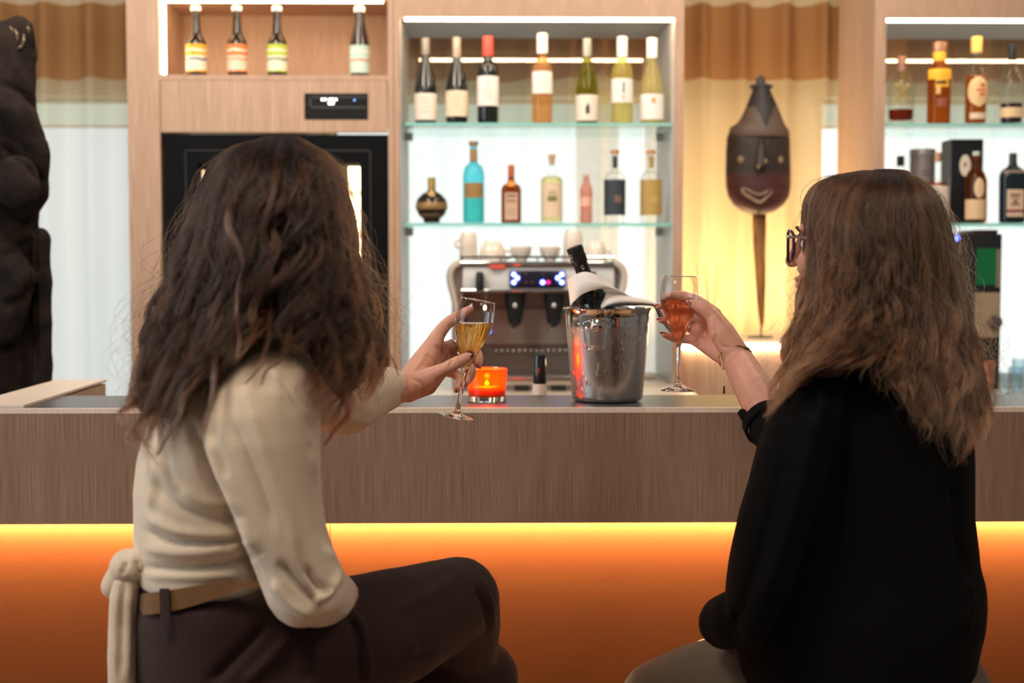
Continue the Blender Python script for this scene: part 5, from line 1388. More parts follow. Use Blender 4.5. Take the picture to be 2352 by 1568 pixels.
set_v(me, v + nrm * (.0035 * noise3(v * np.array([26, 26, 11]), 5, 2) + .0012 * noise3(v * 60, 6, 1))[:, None])
folds(me, [([(436, 960), (470, 1060), (520, 1180), (575, 1290), (612, 1370)], 10, -.016), ([(462, 985), (505, 1080), (556, 1180), (600, 1290)], 16, .008),
           ([(600, 830), (660, 900), (700, 1000), (735, 1120)], 12, .007), ([(640, 860), (690, 960), (722, 1060)], 9, -.006), ([(560, 900), (610, 1040), (660, 1180), (690, 1290)], 14, .006), ([(530, 960), (590, 1100), (630, 1220)], 10, -.005),
           ([(640, 1290), (690, 1350), (735, 1395)], 9, -.010), ([(625, 1330), (670, 1385), (720, 1415)], 10, .008), ([(745, 1250), (775, 1310), (765, 1350), (720, 1385)], 10, .008), ([(700, 1300), (735, 1350), (780, 1352)], 8, -.010),
           ([(795, 1330), (780, 1365), (745, 1392)], 7, -.008),
           ([(350, 1060), (400, 1110), (470, 1150), (540, 1160)], 14, .006), ([(345, 1100), (400, 1160), (480, 1190), (560, 1190)], 10, -.006), ([(330, 1180), (400, 1215), (480, 1225), (560, 1225)], 12, .007),
           ([(325, 1215), (400, 1245), (500, 1250), (570, 1240)], 7, -.008), ([(330, 1255), (420, 1268), (520, 1258), (580, 1238)], 14, .008), ([(322, 1302), (420, 1306), (520, 1298), (600, 1272)], 6, -.010), ([(330, 1320), (430, 1324), (560, 1318)], 8, .005),
           ([(340, 1000), (352, 1090), (345, 1170)], 10, .006), ([(380, 1020), (388, 1090), (420, 1140)], 9, -.005), ([(480, 980), (500, 1040), (520, 1100)], 10, -.004)])
sw = link('sweater', me, SWEAT, H1)
# ribbed cuff, wrap tie
cuffp = [P(872, 893, 2.437), P(880, 892, 2.442), P(890, 891, 2.448), P(900, 890, 2.452), P(912, 889, 2.458), P(916, 889, 2.46)]
cf = []
pts = spline(cuffp, 20)
d_ = pts[-1] - pts[0]; d_ /= np.linalg.norm(d_)
n1 = np.cross(d_, [0, 0, 1.0]); n1 /= np.linalg.norm(n1); n2 = np.cross(n1, d_)
v, f = [], []
nr = 96
rad_ = np.interp(np.linspace(0, 1, 20), [0, .25, .9, 1], [.036, .0345, .0300, .0275])
for i, p_ in enumerate(pts):
    for k_ in range(nr):
        a = 2 * math.pi * k_ / nr
        r_ = rad_[i] + .0009 * math.cos(32 * a)
        v.append(tuple(p_ + (n1 * math.cos(a) + n2 * math.sin(a)) * r_))
for i in range(19):
    for k_ in range(nr): f.append((i * nr + k_, i * nr + (k_ + 1) % nr, (i + 1) * nr + (k_ + 1) % nr, (i + 1) * nr + k_))
part('cuff', (v, f), SWEAT, sw, True, 80)
knot = fuse(cat(ellipsoid(P(296, 1300, 1.90), (.026, .03, .024)), ellipsoid(P(318, 1296, 1.89), (.020, .022, .022)), chain([P(285, 1310, 1.90), P(262, 1345, 1.90)], [.020, .018])), .003, 6)
folds(knot, [([(312, 1285), (318, 1310), (330, 1325)], 5, -.006), ([(290, 1290), (280, 1320)], 5, -.004)])
link('wrap_knot', knot, SWEAT, sw)
tail = loft([(266, 318, 1305, 1.90, .016), (258, 322, 1330, 1.895, .020), (252, 318, 1370, 1.89, .019), (249, 313, 1430, 1.89, .016), (246, 312, 1500, 1.885, .014), (248, 312, 1580, 1.885, .013), (250, 311, 1700, 1.885, .011), (252, 308, 1740, 1.885, .008)])
tl = fuse(tail, .0035, 5)
folds(tl, [([(285, 1330), (278, 1420), (275, 1560)], 5, -.006), ([(300, 1340), (296, 1450), (294, 1568)], 6, .004)])
link('wrap_tie', tl, SWEAT, sw)

# undershirt, belt, trousers, shoes
UNDER = solid((0.012, 0.012, 0.014), 0.85)
me = fuse(loft([(322, 690, 1310, 1.965, .132), (316, 692, 1350, 1.965, .134), (316, 700, 1400, 1.97, .136), (318, 705, 1440, 1.97, .136)]), .006, 4)
link('undershirt', me, UNDER, H1)
TROUS = principled('dark_brown_twill', (0.030, 0.0140, 0.0120), 0.8, spec=0.25, sheen=0.04, noise=((300, 300, 300), (0.042, 0.0205, 0.0175), .3), bump=((700, 700, 700), 0.25, 0.0008))
hip = loft([(314, 720, 1368, 1.965, .148, 1296), (310, 740, 1405, 1.965, .154, 1350), (310, 780, 1470, 1.97, .160), (311, 840, 1530, 1.98, .17), (314, 860, 1600, 1.99, .175), (330, 840, 1660, 1.99, .16), (370, 780, 1690, 1.99, .12)])
rth = chain(spline([P(520, 1525, 1.93), P(700, 1490, 1.94), P(860, 1455, 1.98), P(980, 1410, 2.06), P(1052, 1375, 2.13)], 9), np.interp(np.linspace(0, 1, 9), [0, .3, .6, .85, 1], [.094, .090, .084, .070, .062]), 20)
rsh = chain(spline([P(1052, 1375, 2.13), P(1066, 1430, 2.20), P(1064, 1500, 2.27), P(1070, 1700, 2.42), P(1110, 1950, 2.52)], 9), np.interp(np.linspace(0, 1, 9), [0, .12, .4, 1], [.062, .058, .056, .050]), 18)
lth = chain(spline([P(480, 1600, 2.05), P(720, 1600, 2.16), P(940, 1582, 2.25), P(1098, 1562, 2.31)], 8), np.interp(np.linspace(0, 1, 8), [0, .5, 1], [.09, .083, .070]), 20)
lsh = chain(spline([P(1098, 1562, 2.31), P(1122, 1700, 2.39), P(1110, 1950, 2.46), P(1060, 2250, 2.46)], 8), np.interp(np.linspace(0, 1, 8), [0, .3, 1], [.068, .058, .052]), 18)
me = fuse(cat(hip, rth, rsh, lth, lsh), .0055, 7)
v = get_v(me); nrm = get_n(me)
set_v(me, v + nrm * (.003 * noise3(v * 18, 9, 2))[:, None])
folds(me, [([(805, 1400), (832, 1440), (845, 1500), (848, 1568)], 7, .008), ([(795, 1410), (820, 1460), (830, 1568)], 6, -.008), ([(700, 1430), (708, 1500), (705, 1568)], 9, -.008), ([(1095, 1345), (1118, 1400), (1122, 1450)], 6, -.012), ([(1108, 1330), (1130, 1400), (1136, 1450)], 5, .006),
           ([(620, 1425), (560, 1490), (480, 1568)], 12, -.010), ([(680, 1440), (600, 1530), (560, 1568)], 12, .008), ([(850, 1545), (960, 1510), (1060, 1475)], 3, -.003), ([(900, 1400), (980, 1370), (1040, 1330)], 12, .003), ([(940, 1440), (950, 1500)], 9, .004), ([(890, 1450), (900, 1520)], 9, .003)])
tr1 = link('trousers', me, TROUS, H1)
BELT = principled('tan_suede_belt', (0.125, 0.052, 0.013), 0.8, sheen=0.05, noise=((160, 160, 160), (0.175, 0.075, 0.020), .3), bump=((500, 500, 500), 0.3, 0.0008))
def strap(top, low, dY, out, nu=60):
    """a band round the hips seen from the back: rows of (px, py, Y)"""
    return sheet(top, low, nu, 6, .004)
bel = sheet([(306, 1372, 1.985), (312, 1368, 1.915), (345, 1362, 1.846), (400, 1354, 1.826), (460, 1344, 1.818), (520, 1332, 1.815), (548, 1340, 1.815), (640, 1330, 1.83)],
            [(306, 1405, 1.985), (312, 1410, 1.910), (345, 1411, 1.842), (400, 1402, 1.822), (460, 1386, 1.814), (520, 1366, 1.811), (560, 1352, 1.811), (640, 1345, 1.83)], 60, 8, .004)
bo = part('belt', bel, BELT, tr1, True, 60)
part('belt_loop', sheet([(366, 1352, 1.828), (378, 1352, 1.826), (388, 1352, 1.825)], [(368, 1440, 1.815), (380, 1440, 1.813), (391, 1440, 1.812)], 10, 8, .003), TROUS, tr1, True, 60)
SHOE = solid((0.03, 0.018, 0.012), 0.4)
for ank, tip_ in ((P(1110, 1950, 2.52), P(1190, 2010, 2.62)), (P(1060, 2250, 2.46), P(1130, 2320, 2.56))):
    me = fuse(cat(chain([ank, ank + np.array([0, .01, -.05]), (ank + tip_) / 2 + np.array([0, 0, -.03]), tip_ + np.array([0, 0, -.02])], [.045, .042, .038, .030])), .005, 4)
    link('shoe', me, SHOE, H1)

# hair
L1 = [
 [(618, 318, 2.03), (540, 350, 2.09), (490, 430, 2.12), (462, 560, 2.12), (440, 700, 2.10), (405, 820, 2.06), (352, 930, 2.00), (320, 990, 1.96)],
 [(610, 318, 2.0), (525, 345, 2.01), (462, 420, 2.02), (425, 520, 2.02), (388, 640, 2.01), (346, 760, 1.99), (312, 880, 1.95), (280, 955, 1.92), (290, 1040, 1.88)],
 [(612, 315, 1.98), (538, 345, 1.95), (482, 430, 1.93), (448, 540, 1.92), (418, 660, 1.905), (382, 780, 1.88), (344, 900, 1.84), (310, 990, 1.81), (336, 1080, 1.785)],
 [(618, 314, 1.96), (556, 350, 1.91), (506, 440, 1.875), (480, 560, 1.86), (458, 680, 1.85), (428, 800, 1.82), (390, 900, 1.785), (350, 1000, 1.77), (364, 1090, 1.75)],
 [(626, 313, 1.95), (582, 358, 1.88), (542, 450, 1.845), (520, 570, 1.83), (505, 690, 1.82), (478, 790, 1.80), (440, 880, 1.77), (402, 960, 1.755), (394, 1040, 1.745)],
 [(636, 312, 1.945), (614, 362, 1.865), (590, 460, 1.83), (575, 580, 1.815), (560, 680, 1.805), (538, 755, 1.78), (508, 820, 1.755), (478, 885, 1.745)],
 [(648, 312, 1.945), (650, 366, 1.86), (642, 460, 1.825), (637, 580, 1.81), (627, 680, 1.80), (614, 745, 1.775), (598, 795, 1.745), (588, 845, 1.735)],
 [(660, 312, 1.945), (690, 366, 1.865), (700, 470, 1.83), (702, 590, 1.815), (702, 700, 1.80), (698, 765, 1.775), (690, 810, 1.745), (678, 845, 1.735)],
 [(670, 313, 1.95), (724, 370, 1.885), (748, 480, 1.855), (755, 600, 1.84), (760, 710, 1.825), (764, 800, 1.80), (764, 890, 1.775), (756, 975, 1.765)],
 [(678, 314, 1.965), (744, 372, 1.915), (770, 480, 1.895), (780, 600, 1.885), (806, 720, 1.875), (812, 830, 1.85), (796, 920, 1.82), (758, 1010, 1.80)],
 [(684, 315, 1.985), (758, 374, 1.96), (794, 480, 1.955), (804, 610, 1.955), (838, 730, 1.945), (846, 840, 1.93), (824, 930, 1.90), (778, 1000, 1.87)],
 [(686, 316, 2.0), (766, 374, 2.01), (804, 470, 2.03), (814, 600, 2.04), (855, 720, 2.045), (868, 800, 2.045), (872, 870, 2.03), (850, 940, 2.0)],
 [(682, 317, 2.03), (748, 368, 2.08), (788, 460, 2.12), (800, 600, 2.13), (836, 740, 2.12), (850, 850, 2.09), (840, 930, 2.06)]]
hair1 = make_hair(L1, 19000, 21, (0.0055, 0.0026, 0.0018), (0.105, 0.040, 0.017), H1, clumps=150, wave=.0120, freq=3.7, spread=.19, fly=.04, hem_jit=.24, wave_start=.16, mess=.0018, radius=.00037, layer=.028, shell_in=.022, rough=.22)

def loose_locks(paths, seed, colour, parent, n=70, width=.006, radius=.0004):
    rng = np.random.default_rng(seed)
    allp, allr = [], []
    N = 26
    for pts, wd in paths:
        c = spline([P(*q) for q in pts], N)
        k = int(n * wd)
        off = rng.normal(0, width * wd * .5, (k, 1, 3)) * np.linspace(1, .25, N)[None, :, None]
        wob = .0015 * np.sin(np.linspace(0, 1, N)[None, :] * rng.uniform(8, 22, (k, 1)) + rng.uniform(0, 6.28, (k, 1)))
        allp.append(c[None] + off + wob[..., None] * np.array([1, 0, .3]))
        allr.append(radius * (1 - .8 * np.linspace(0, 1, N) ** 2)[None, :] * np.ones((k, 1)))
    p = np.concatenate(allp); r = np.concatenate(allr)
    hc = bpy.data.hair_curves.new('loose_locks')
    hc.add_curves([N] * len(p))
    hc.points.foreach_set('position', p.astype(np.float32).ravel())
    att = hc.attributes.get('radius') or hc.attributes.new('radius', 'FLOAT', 'POINT')
    att.data.foreach_set('value', r.astype(np.float32).ravel())
    mt, nt, out = nodes_of('loose_hair_fibre')
    h = nt.nodes.new('ShaderNodeBsdfHairPrincipled'); h.model = 'CHIANG'; h.parametrization = 'COLOR'
    h.inputs['Color'].default_value = (*colour, 1); h.inputs['Roughness'].default_value = .25
    nt.links.new(h.outputs[0], out.inputs[0])
    o = bpy.data.objects.new('loose_locks', hc); C.objects.link(o); hc.materials.append(mt); o.parent = parent; o['kind'] = 'stuff'
loose_locks([([(545, 400, 1.89), (532, 470, 1.838), (526, 515, 1.822), (550, 565, 1.812), (562, 605, 1.806), (548, 655, 1.802), (545, 720, 1.79), (552, 770, 1.755), (545, 820, 1.738)], .8),
             ([(515, 700, 1.84), (500, 790, 1.79), (492, 850, 1.752), (486, 910, 1.738), (476, 960, 1.736), (466, 990, 1.738)], .7),
             ([(625, 690, 1.82), (618, 770, 1.765), (606, 815, 1.735), (590, 850, 1.722), (562, 882, 1.722)], .6),
             ([(668, 700, 1.82), (660, 790, 1.758), (640, 830, 1.728), (612, 850, 1.722), (600, 884, 1.722)], .6),
             ([(450, 760, 1.86), (430, 840, 1.80), (424, 900, 1.765), (410, 960, 1.75), (380, 1010, 1.755), (362, 1045, 1.765)], .9),
             ([(430, 560, 2.03), (395, 650, 2.01), (360, 725, 2.0), (330, 800, 1.98), (318, 850, 1.97), (322, 895, 1.96)], .6),
             ([(360, 860, 1.93), (330, 905, 1.9), (300, 932, 1.88), (276, 947, 1.87), (284, 975, 1.86), (310, 988, 1.85)], .8),
             ([(370, 910, 1.86), (335, 960, 1.82), (302, 988, 1.82), (292, 1012, 1.82), (320, 1034, 1.81)], .8),
             ([(835, 660, 2.02), (852, 760, 2.03), (880, 802, 2.03), (905, 832, 2.03), (915, 862, 2.03)], .4),
             ([(835, 600, 2.02), (846, 700, 2.03), (870, 762, 2.04), (890, 820, 2.04), (884, 852, 2.04)], .5),
             ([(785, 820, 1.86), (790, 900, 1.83), (800, 950, 1.82), (770, 985, 1.81), (745, 1022, 1.81)], .9)], 5, (0.040, 0.0165, 0.0080), hair1, n=42, width=.0085, radius=.00034)

# ================= woman in black =================
H2 = thing('person', P(1990, 1660, 2.12) * np.array([1, 1, 0]) + np.array([0, 0, .76]), 'person with long light brown hair and glasses in black blouse raising a rosé glass', 'person')
face2 = (-0.80, 0.60)
hc2 = P(1966, 562, 2.17)
hg, T2, R2 = head_parts(hc2, face2, .985)
g = list(hg)
g.append(loft([(1900, 2120, 880, 2.12, .09), (1820, 2190, 950, 2.12, .10), (1790, 2190, 1100, 2.12, .10), (1790, 2190, 1400, 2.12, .10)]))
sh2, el2, wr2 = P(1990, 900, 2.25), P(1780, 985, 2.42), P(1692, 822, 2.585)
g.append(chain([P(2000, 900, 2.14), sh2, el2, P(1735, 900, 2.50), wr2], [.06, .05, .037, .0345, .0285]))
wr = P(1690, 820, 2.588)
thumb = [P(1668, 792, 2.585), P(1648, 745, 2.585), P(1626, 718, 2.588), P(1606, 704, 2.590), P(1585, 694, 2.592)]
index = [P(1642, 722, 2.64), P(1606, 694, 2.660), P(1572, 681, 2.672), P(1544, 678, 2.668), P(1526, 682, 2.660)]
middle = [P(1624, 740, 2.655), P(1590, 716, 2.680), P(1556, 703, 2.688), P(1530, 701, 2.678), P(1511, 703, 2.668)]
ring = [P(1612, 764, 2.655), P(1585, 748, 2.680), P(1556, 738, 2.690), P(1536, 736, 2.682), P(1516, 735, 2.670)]
pinky = [P(1610, 790, 2.645), P(1588, 780, 2.668), P(1562, 778, 2.678), P(1542, 774, 2.670), P(1524, 768, 2.660)]
palm = [chain([wr, P(1660, 765, 2.615), P(1640, 724, 2.638)], [.028, .024, .0145]), chain([wr, P(1655, 778, 2.622), P(1624, 742, 2.652)], [.028, .022, .0135]), chain([wr, P(1652, 792, 2.622), P(1613, 766, 2.652)], [.028, .022, .013]),
        chain([wr, P(1650, 806, 2.615), P(1611, 789, 2.643)], [.027, .020, .0125]), chain([P(1682, 806, 2.58), P(1655, 765, 2.582), P(1640, 735, 2.585)], [.025, .0205, .014])]
g += palm + [hand_chain(thumb, [.0175, .015, .0122, .0118, .0082]), hand_chain(index, [.0135, .0118, .0108, .0098, .0066]), hand_chain(middle, [.0130, .0115, .0105, .0095, .0062]),
             hand_chain(ring, [.0122, .011, .0100, .0090, .0060]), hand_chain(pinky, [.0115, .0098, .0088, .0080, .0054])]
el2n, wr2n = P(1722, 1420, 2.03), P(1665, 1475, 2.26)
g.append(chain([P(1960, 900, 2.10), P(1868, 930, 2.04), el2n, wr2n], [.055, .040, .032, .024]))
for i in range(4): g.append(hand_chain([wr2n, P(1655 + 4 * i, 1490 + 7 * i, 2.33), P(1650 + 5 * i, 1500 + 8 * i, 2.38)], [.021, .012, .008]))
me = fuse(cat(*g), .0024, 5, .45)
folds(me, [([(1606, 740), (1622, 765), (1602, 800)], 3.5, -.0028), ([(1640, 745), (1652, 790), (1680, 800)], 4, -.002), ([(1585, 746), (1588, 770)], 2.5, -.0015), ([(1650, 760), (1640, 790), (1660, 815)], 3, -.0015)])
b2 = link('body', me, SKIN, H2)
eyes(T2, R2, .985, H2)
nail(thumb[-1], thumb[-2], np.array([-.25, -.8, .62]), .0080, .0090, principled('nude_nail_polish', (0.42, 0.17, 0.13), 0.15, coat=.6), H2).location = (-.0012, -.0036, .0028)
for fg in (middle, ring, pinky):
    d = np.array(fg[-1]) - np.array(fg[-2]); d /= np.linalg.norm(d)
    nail(np.array(fg[-1]) + d * .0015, fg[-2], np.array([-.3, .2, .9]), .0048, .0085, POLISH2, H2).location = (0, 0, .002)
for s_ in (-.0016, .0016):
    q0 = np.array(ring[0]) * .25 + np.array(ring[1]) * .75; q1 = np.array(ring[1]) - np.array(ring[0]); q1 = q1 / np.linalg.norm(q1)
    part('finger_ring', lathe([(.0122, -.0007), (.0132, -.0007), (.0132, .0007), (.0122, .0007)], q0 + q1 * s_, 28, axis=q1, cap0=False, cap1=False), solid((0.75, 0.52, 0.22), 0.2, 1.0), H2, True, 60)
# bracelet: fine chain with beads and a hanging end
GOLDC = solid((0.60, 0.42, 0.20), 0.25, 1.0)
br = thing('bracelet', P(1685, 830, 2.56), 'thin gold chain bracelet with hanging pendant on the raised wrist', 'bracelet')
fa = np.array(P(1735, 900, 2.50)) - np.array(wr2); fa /= np.linalg.norm(fa)
cen = np.array(P(1688, 822, 2.578))
tilt = fa + np.array([-.15, -.30, -.42]); tilt /= np.linalg.norm(tilt)
e1 = np.cross(tilt, [0, 1, 0]); e1 /= np.linalg.norm(e1); e2 = np.cross(tilt, e1)
loop_ = []
for a in np.linspace(0, 2 * math.pi, 64, endpoint=False):
    d = e1 * math.cos(a) + e2 * math.sin(a)
    perp = d - fa * (d @ fa)
    loop_.append(cen + d * (.0303 / np.linalg.norm(perp)))
part('chain', tube(loop_, .0009, 6, closed=True), GOLDC, br)
fr_pts = sorted(range(64), key=lambda i: loop_[i][1])[:26]
vis = sorted(fr_pts, key=lambda i: -loop_[i][0])
for i, r_ in zip(vis[2:9], (.0022, .0018, .0016, .0030, .0026, .0030, .0022)): part('bead', ellipsoid(loop_[i], (r_,) * 3, seg=10, rings=8), solid((0.22, 0.13, 0.06), 0.3, .7), br)
lowp = np.array(P(1661, 848, 2.552))
part('chain', tube([loop_[vis[-1]], lowp], .0008, 6), GOLDC, br)
part('bead', ellipsoid(lowp + np.array([-.002, 0, .004]), (.0026,) * 3, seg=12, rings=8), solid((0.8, 0.72, 0.6), 0.2, .8), br)
for i in range(11): part('chain_link', lathe([(.0007, -.0003), (.0012, 0), (.0007, .0003)], lowp + np.array([.0002 * i, 0, -.0026 * i]), 10, axis=((1, 0, 0) if i % 2 else (0, 1, 0)), cap0=False, cap1=False), GOLDC, br)
pe = lowp + np.array([.002, 0, -.030])
part('pendant', box(pe[0] - .0022, pe[0] + .0022, pe[1] - .001, pe[1] + .001, pe[2] - .014, pe[2], .0006), GOLDC, br)

# blouse
BLOUSE = principled('black_crepe', (0.0042, 0.0041, 0.0046), 0.92, spec=0.12, sheen=0.0, bump=((400, 400, 400), 0.25, 0.001))
Yb = 2.11
tor = loft([(1960, 2090, 800, Yb + .02, .06), (1905, 2130, 830, Yb + .01, .09), (1850, 2165, 862, Yb, .115), (1800, 2195, 900, Yb - .005, .13), (1768, 2215, 950, Yb - .01, .138), (1748, 2226, 1010, Yb - .01, .142), (1735, 2228, 1060, Yb - .01, .144), (1722, 2228, 1110, Yb - .01, .145),
            (1700, 2228, 1180, Yb - .01, .148), (1684, 2238, 1250, Yb - .01, .150), (1676, 2242, 1290, Yb - .01, .152), (1670, 2256, 1335, Yb - .01, .155), (1668, 2259, 1380, Yb - .01, .158), (1676, 2256, 1430, Yb - .01, .158), (1690, 2246, 1470, Yb - .01, .156), (1700, 2236, 1520, Yb - .01, .152), (1712, 2226, 1580, Yb, .148), (1730, 2216, 1640, Yb, .14)])
slv = loft([(1850, 1930, 868, 2.02, .04), (1800, 1935, 905, 2.0, .062), (1770, 1930, 960, 1.99, .07), (1742, 1915, 1030, 1.985, .072), (1722, 1895, 1110, 1.98, .072), (1698, 1870, 1190, 1.98, .07), (1682, 1845, 1270, 1.98, .068), (1672, 1820, 1340, 1.98, .066), (1666, 1790, 1400, 1.985, .062), (1672, 1765, 1450, 1.99, .05), (1690, 1740, 1482, 1.995, .03)])
bulg = chain([P(1700, 1420, 2.02), P(1668, 1428, 2.06), P(1656, 1430, 2.10)], [.045, .040, .034])
far2 = chain([P(2000, 900, 2.16), P(1985, 905, 2.25), P(1860, 960, 2.36), P(1790, 992, 2.41), P(1774, 985, 2.425)], [.07, .062, .050, .043, .040])
me = fuse(cat(tor, slv, bulg, far2), .005, 8)
v = get_v(me); nrm = get_n(me)
set_v(me, v + nrm * (.004 * noise3(v * np.array([24, 24, 9]), 15, 2))[:, None])
folds(me, [([(1800, 1010), (1770, 1150), (1735, 1290), (1700, 1400), (1690, 1470)], 12, -.010), ([(1915, 900), (1900, 1050), (1860, 1200), (1820, 1330)], 14, -.012), ([(1880, 900), (1850, 1060), (1800, 1240), (1740, 1400)], 14, .008), ([(1960, 980), (1950, 1120), (1930, 1300)], 12, .006), ([(1690, 1400), (1680, 1440), (1700, 1480)], 8, -.012),
           ([(2190, 1100), (2200, 1220), (2215, 1320)], 10, -.008), ([(2215, 1330), (2228, 1380), (2215, 1450)], 10, .008), ([(1870, 862), (1880, 900), (1890, 950)], 6, .007), ([(1850, 872), (1862, 910), (1870, 960)], 5, -.006), ([(1895, 858), (1905, 900), (1915, 950)], 5, -.005), ([(1830, 890), (1838, 930), (1840, 980)], 6, .005)])
bl = link('blouse', me, BLOUSE, H2)
part('sleeve_cuff', tube(spline([P(1702, 944, 2.46), P(1716, 964, 2.435), P(1738, 980, 2.42), P(1752, 985, 2.42)], 14), [.004] + [.008] * 12 + [.005], 10), BLOUSE, bl)
part('sleeve_cuff', lathe([(.0405, -.012), (.044, -.008), (.044, .010), (.040, .012)], P(1764, 970, 2.437), 32, axis=fa, cap0=False, cap1=False), BLOUSE, bl, True, 60)

OLIVE = principled('olive_grey_twill', (0.082, 0.062, 0.040), 0.8, sheen=0.05, noise=((300, 300, 300), (0.105, 0.080, 0.053), .3), bump=((700, 700, 700), 0.25, 0.0008))
hip = loft([(1715, 2232, 1500, 2.12, .15), (1712, 2258, 1540, 2.12, .16), (1712, 2276, 1580, 2.13, .17), (1730, 2270, 1640, 2.14, .17), (1780, 2220, 1690, 2.14, .13)])
th1 = chain(spline([P(1900, 1600, 2.10), P(1760, 1592, 2.15), P(1620, 1588, 2.24), P(1520, 1610, 2.32)], 8), np.interp(np.linspace(0, 1, 8), [0, .5, 1], [.095, .086, .070]), 20)
sn1 = chain(spline([P(1520, 1610, 2.32), P(1515, 1740, 2.38), P(1560, 2000, 2.42), P(1600, 2250, 2.42)], 8), np.interp(np.linspace(0, 1, 8), [0, .3, 1], [.070, .060, .052]), 18)
th2 = chain(spline([P(2020, 1570, 2.25), P(1820, 1562, 2.36), P(1690, 1548, 2.48), P(1636, 1552, 2.53)], 8), np.interp(np.linspace(0, 1, 8), [0, .5, 1], [.09, .082, .068]), 20)
sn2 = chain(spline([P(1636, 1552, 2.53), P(1630, 1700, 2.56), P(1660, 1950, 2.56), P(1690, 2200, 2.56)], 8), np.interp(np.linspace(0, 1, 8), [0, .3, 1], [.068, .058, .05]), 18)
me = fuse(cat(hip, th1, sn1, th2, sn2), .006, 6)
v = get_v(me); nrm = get_n(me)
set_v(me, v + nrm * (.003 * noise3(v * 18, 19, 2))[:, None])
link('trousers', me, OLIVE, H2)
for ank, tip_ in ((P(1600, 2250, 2.42), P(1520, 2310, 2.52)), (P(1690, 2200, 2.56), P(1620, 2260, 2.66))):
    me = fuse(chain([ank, ank + np.array([0, .01, -.05]), (ank + tip_) / 2 + np.array([0, 0, -.03]), tip_ + np.array([0, 0, -.02])], [.045, .042, .038, .030]), .005, 4)
    link('shoe', me, SHOE, H2)

L2 = [
 [(1980, 396, 2.20), (1910, 418, 2.24), (1882, 470, 2.28), (1884, 580, 2.33), (1878, 680, 2.31), (1868, 790, 2.24), (1850, 870, 2.18)],
 [(1975, 393, 2.17), (1892, 412, 2.175), (1850, 458, 2.185), (1842, 560, 2.19), (1843, 650, 2.18), (1822, 740, 2.15), (1796, 820, 2.12), (1772, 900, 2.08), (1752, 960, 2.06)],
 [(1985, 391, 2.14), (1908, 416, 2.105), (1880, 490, 2.095), (1875, 590, 2.095), (1868, 690, 2.085), (1845, 780, 2.06), (1810, 860, 2.02), (1772, 930, 1.99), (1728, 985, 1.99)],
 [(2004, 391, 2.12), (1946, 425, 2.07), (1916, 500, 2.05), (1914, 610, 2.04), (1905, 710, 2.03), (1880, 790, 2.00), (1840, 850, 1.96), (1795, 900, 1.93), (1752, 950, 1.94)],
 [(2015, 389, 2.11), (1976, 430, 2.05), (1956, 510, 2.025), (1955, 620, 2.01), (1946, 720, 2.0), (1922, 780, 1.97), (1885, 825, 1.94), (1838, 862, 1.92), (1795, 905, 1.915)],
 [(2030, 388, 2.105), (2014, 430, 2.04), (2005, 520, 2.015), (2003, 630, 2.0), (1998, 730, 1.985), (1980, 800, 1.955), (1945, 845, 1.925), (1915, 880, 1.915)],
 [(2045, 388, 2.105), (2055, 430, 2.04), (2056, 520, 2.015), (2060, 630, 2.0), (2064, 740, 1.985), (2072, 840, 1.955), (2088, 930, 1.93), (2105, 1000, 1.92)],
 [(2060, 389, 2.11), (2090, 432, 2.05), (2101, 520, 2.025), (2111, 640, 2.01), (2121, 750, 1.995), (2128, 860, 1.965), (2136, 970, 1.94), (2145, 1075, 1.92)],
 [(2070, 390, 2.12), (2120, 435, 2.07), (2141, 525, 2.05), (2157, 640, 2.04), (2172, 760, 2.02), (2184, 870, 1.99), (2194, 980, 1.96), (2198, 1092, 1.935)],
 [(2078, 392, 2.14), (2142, 440, 2.11), (2171, 530, 2.10), (2192, 640, 2.09), (2213, 760, 2.07), (2233, 880, 2.04), (2250, 985, 2.01), (2236, 1080, 1.98)],
 [(2082, 394, 2.17), (2150, 446, 2.17), (2183, 530, 2.17), (2206, 640, 2.16), (2234, 760, 2.14), (2257, 870, 2.11), (2277, 960, 2.08), (2264, 1025, 2.05)],
 [(2076, 396, 2.20), (2140, 442, 2.24), (2170, 530, 2.26), (2190, 650, 2.26), (2212, 780, 2.22), (2232, 890, 2.18), (2242, 970, 2.14)],
 [(2045, 398, 2.21), (2075, 444, 2.27), (2085, 540, 2.30), (2092, 660, 2.29), (2094, 780, 2.24), (2092, 860, 2.19)]]
make_hair(L2, 20000, 33, (0.022, 0.0088, 0.0044), (0.33, 0.135, 0.060), H2, clumps=280, wave=.0060, freq=6.0, spread=.16, fly=.02, hem_jit=.12, wave_start=.28, mess=.0016, radius=.00037, layer=.022, shell_in=.019, tight=1.7, rough=.22)

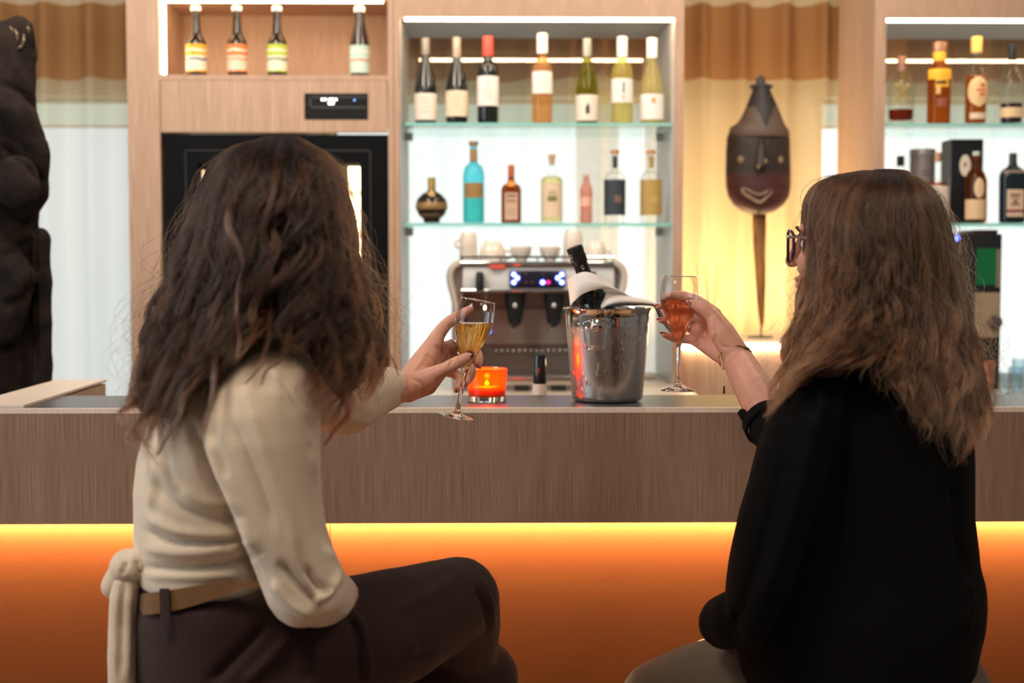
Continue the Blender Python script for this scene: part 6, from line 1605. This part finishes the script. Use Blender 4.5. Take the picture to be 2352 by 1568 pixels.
# glasses on her face
gl = thing('eyeglasses', T2((0, .10, .0)), 'dark purple framed eyeglasses with silver hinge worn by the woman in black', 'glasses')
FRAMEP = principled('purple_acetate', (0.030, 0.012, 0.045), 0.12, coat=.5)
LENS = thin_glass('spectacle_lens', (0.98, 0.97, 1.0), .5, ior=1.2)
for q in (-1, 1):
    lens_pts = [(q * (.033 + a), .1005 - abs(.033 + a) ** 2 * 4.0, b) for a, b in ((-.024, .006), (-.022, .016), (-.008, .022), (.010, .022), (.024, .017), (.027, .008), (.024, -.008), (.014, -.024), (.0, -.027), (-.014, -.022), (-.022, -.008))]
    ring_ = spline([T2(p_) for p_ in lens_pts + lens_pts[:1]], 48)[:-1]
    part('rim', tube(ring_, .0024, 8, closed=True), FRAMEP, gl)
    part('lens', ([tuple(x) for x in ring_] + [tuple(x - R2[:, 1] * .001) for x in ring_], [tuple(range(47)), tuple(range(47, 94))[::-1]] + [(i, (i + 1) % 47, 47 + (i + 1) % 47, 47 + i) for i in range(47)]), LENS, gl, False)
    hin = T2((q * .060, .0855, .012))
    part('hinge', ellipsoid(hin, (.0035, .0035, .0035)), STEEL, gl)
    part('temple', tube(spline([hin, T2((q * .073, .060, .011)), T2((q * .080, .02, .008)), T2((q * .081, -.012, .003)), T2((q * .079, -.030, -.018))], 20), [.0018] * 6 + [.0024] * 14, 8), solid((0.35, 0.30, 0.28), 0.3, .7), gl)
part('bridge', tube(spline([T2((-.010, .099, .012)), T2((0, .104, .015)), T2((.010, .099, .012))], 10), .0022, 8), FRAMEP, gl)

# ------------------------------------------------------------------ bar stools
def stool(c, label):
    x, y, z = c
    t = thing('bar_stool', (x, y, 0), label, 'stool', 'bar stools')
    part('seat', lathe([(.001, z - .05), (.18, z - .05), (.195, z - .035), (.19, z - .008), (.15, z), (.001, z + .002)], (x, y, 0), 40), solid((0.05, 0.03, 0.02), 0.5), t, True, 50)
    part('column', tube([(x, y, .03), (x, y, z - .05)], .025, 16), STEEL, t)
    part('base', lathe([(.001, 0), (.21, 0), (.21, .008), (.04, .03), (.001, .03)], (x, y, 0), 40), STEEL, t, True, 50)
    part('footrest', tube([(x + .16 * math.cos(a), y + .16 * math.sin(a), .30) for a in np.linspace(0, 6.283, 32, endpoint=False)], .009, 8, closed=True), STEEL, t)
    part('footrest_arm', tube([(x, y, .30), (x + .16, y, .30)], .008, 8), STEEL, t)
c1 = P(580, 1690, 2.0); stool((c1[0], c1[1], .64), 'round bar stool under the woman in the cream sweater')
c2 = P(1990, 1690, 2.15); stool((c2[0], c2[1], .60), 'round bar stool under the woman in black')
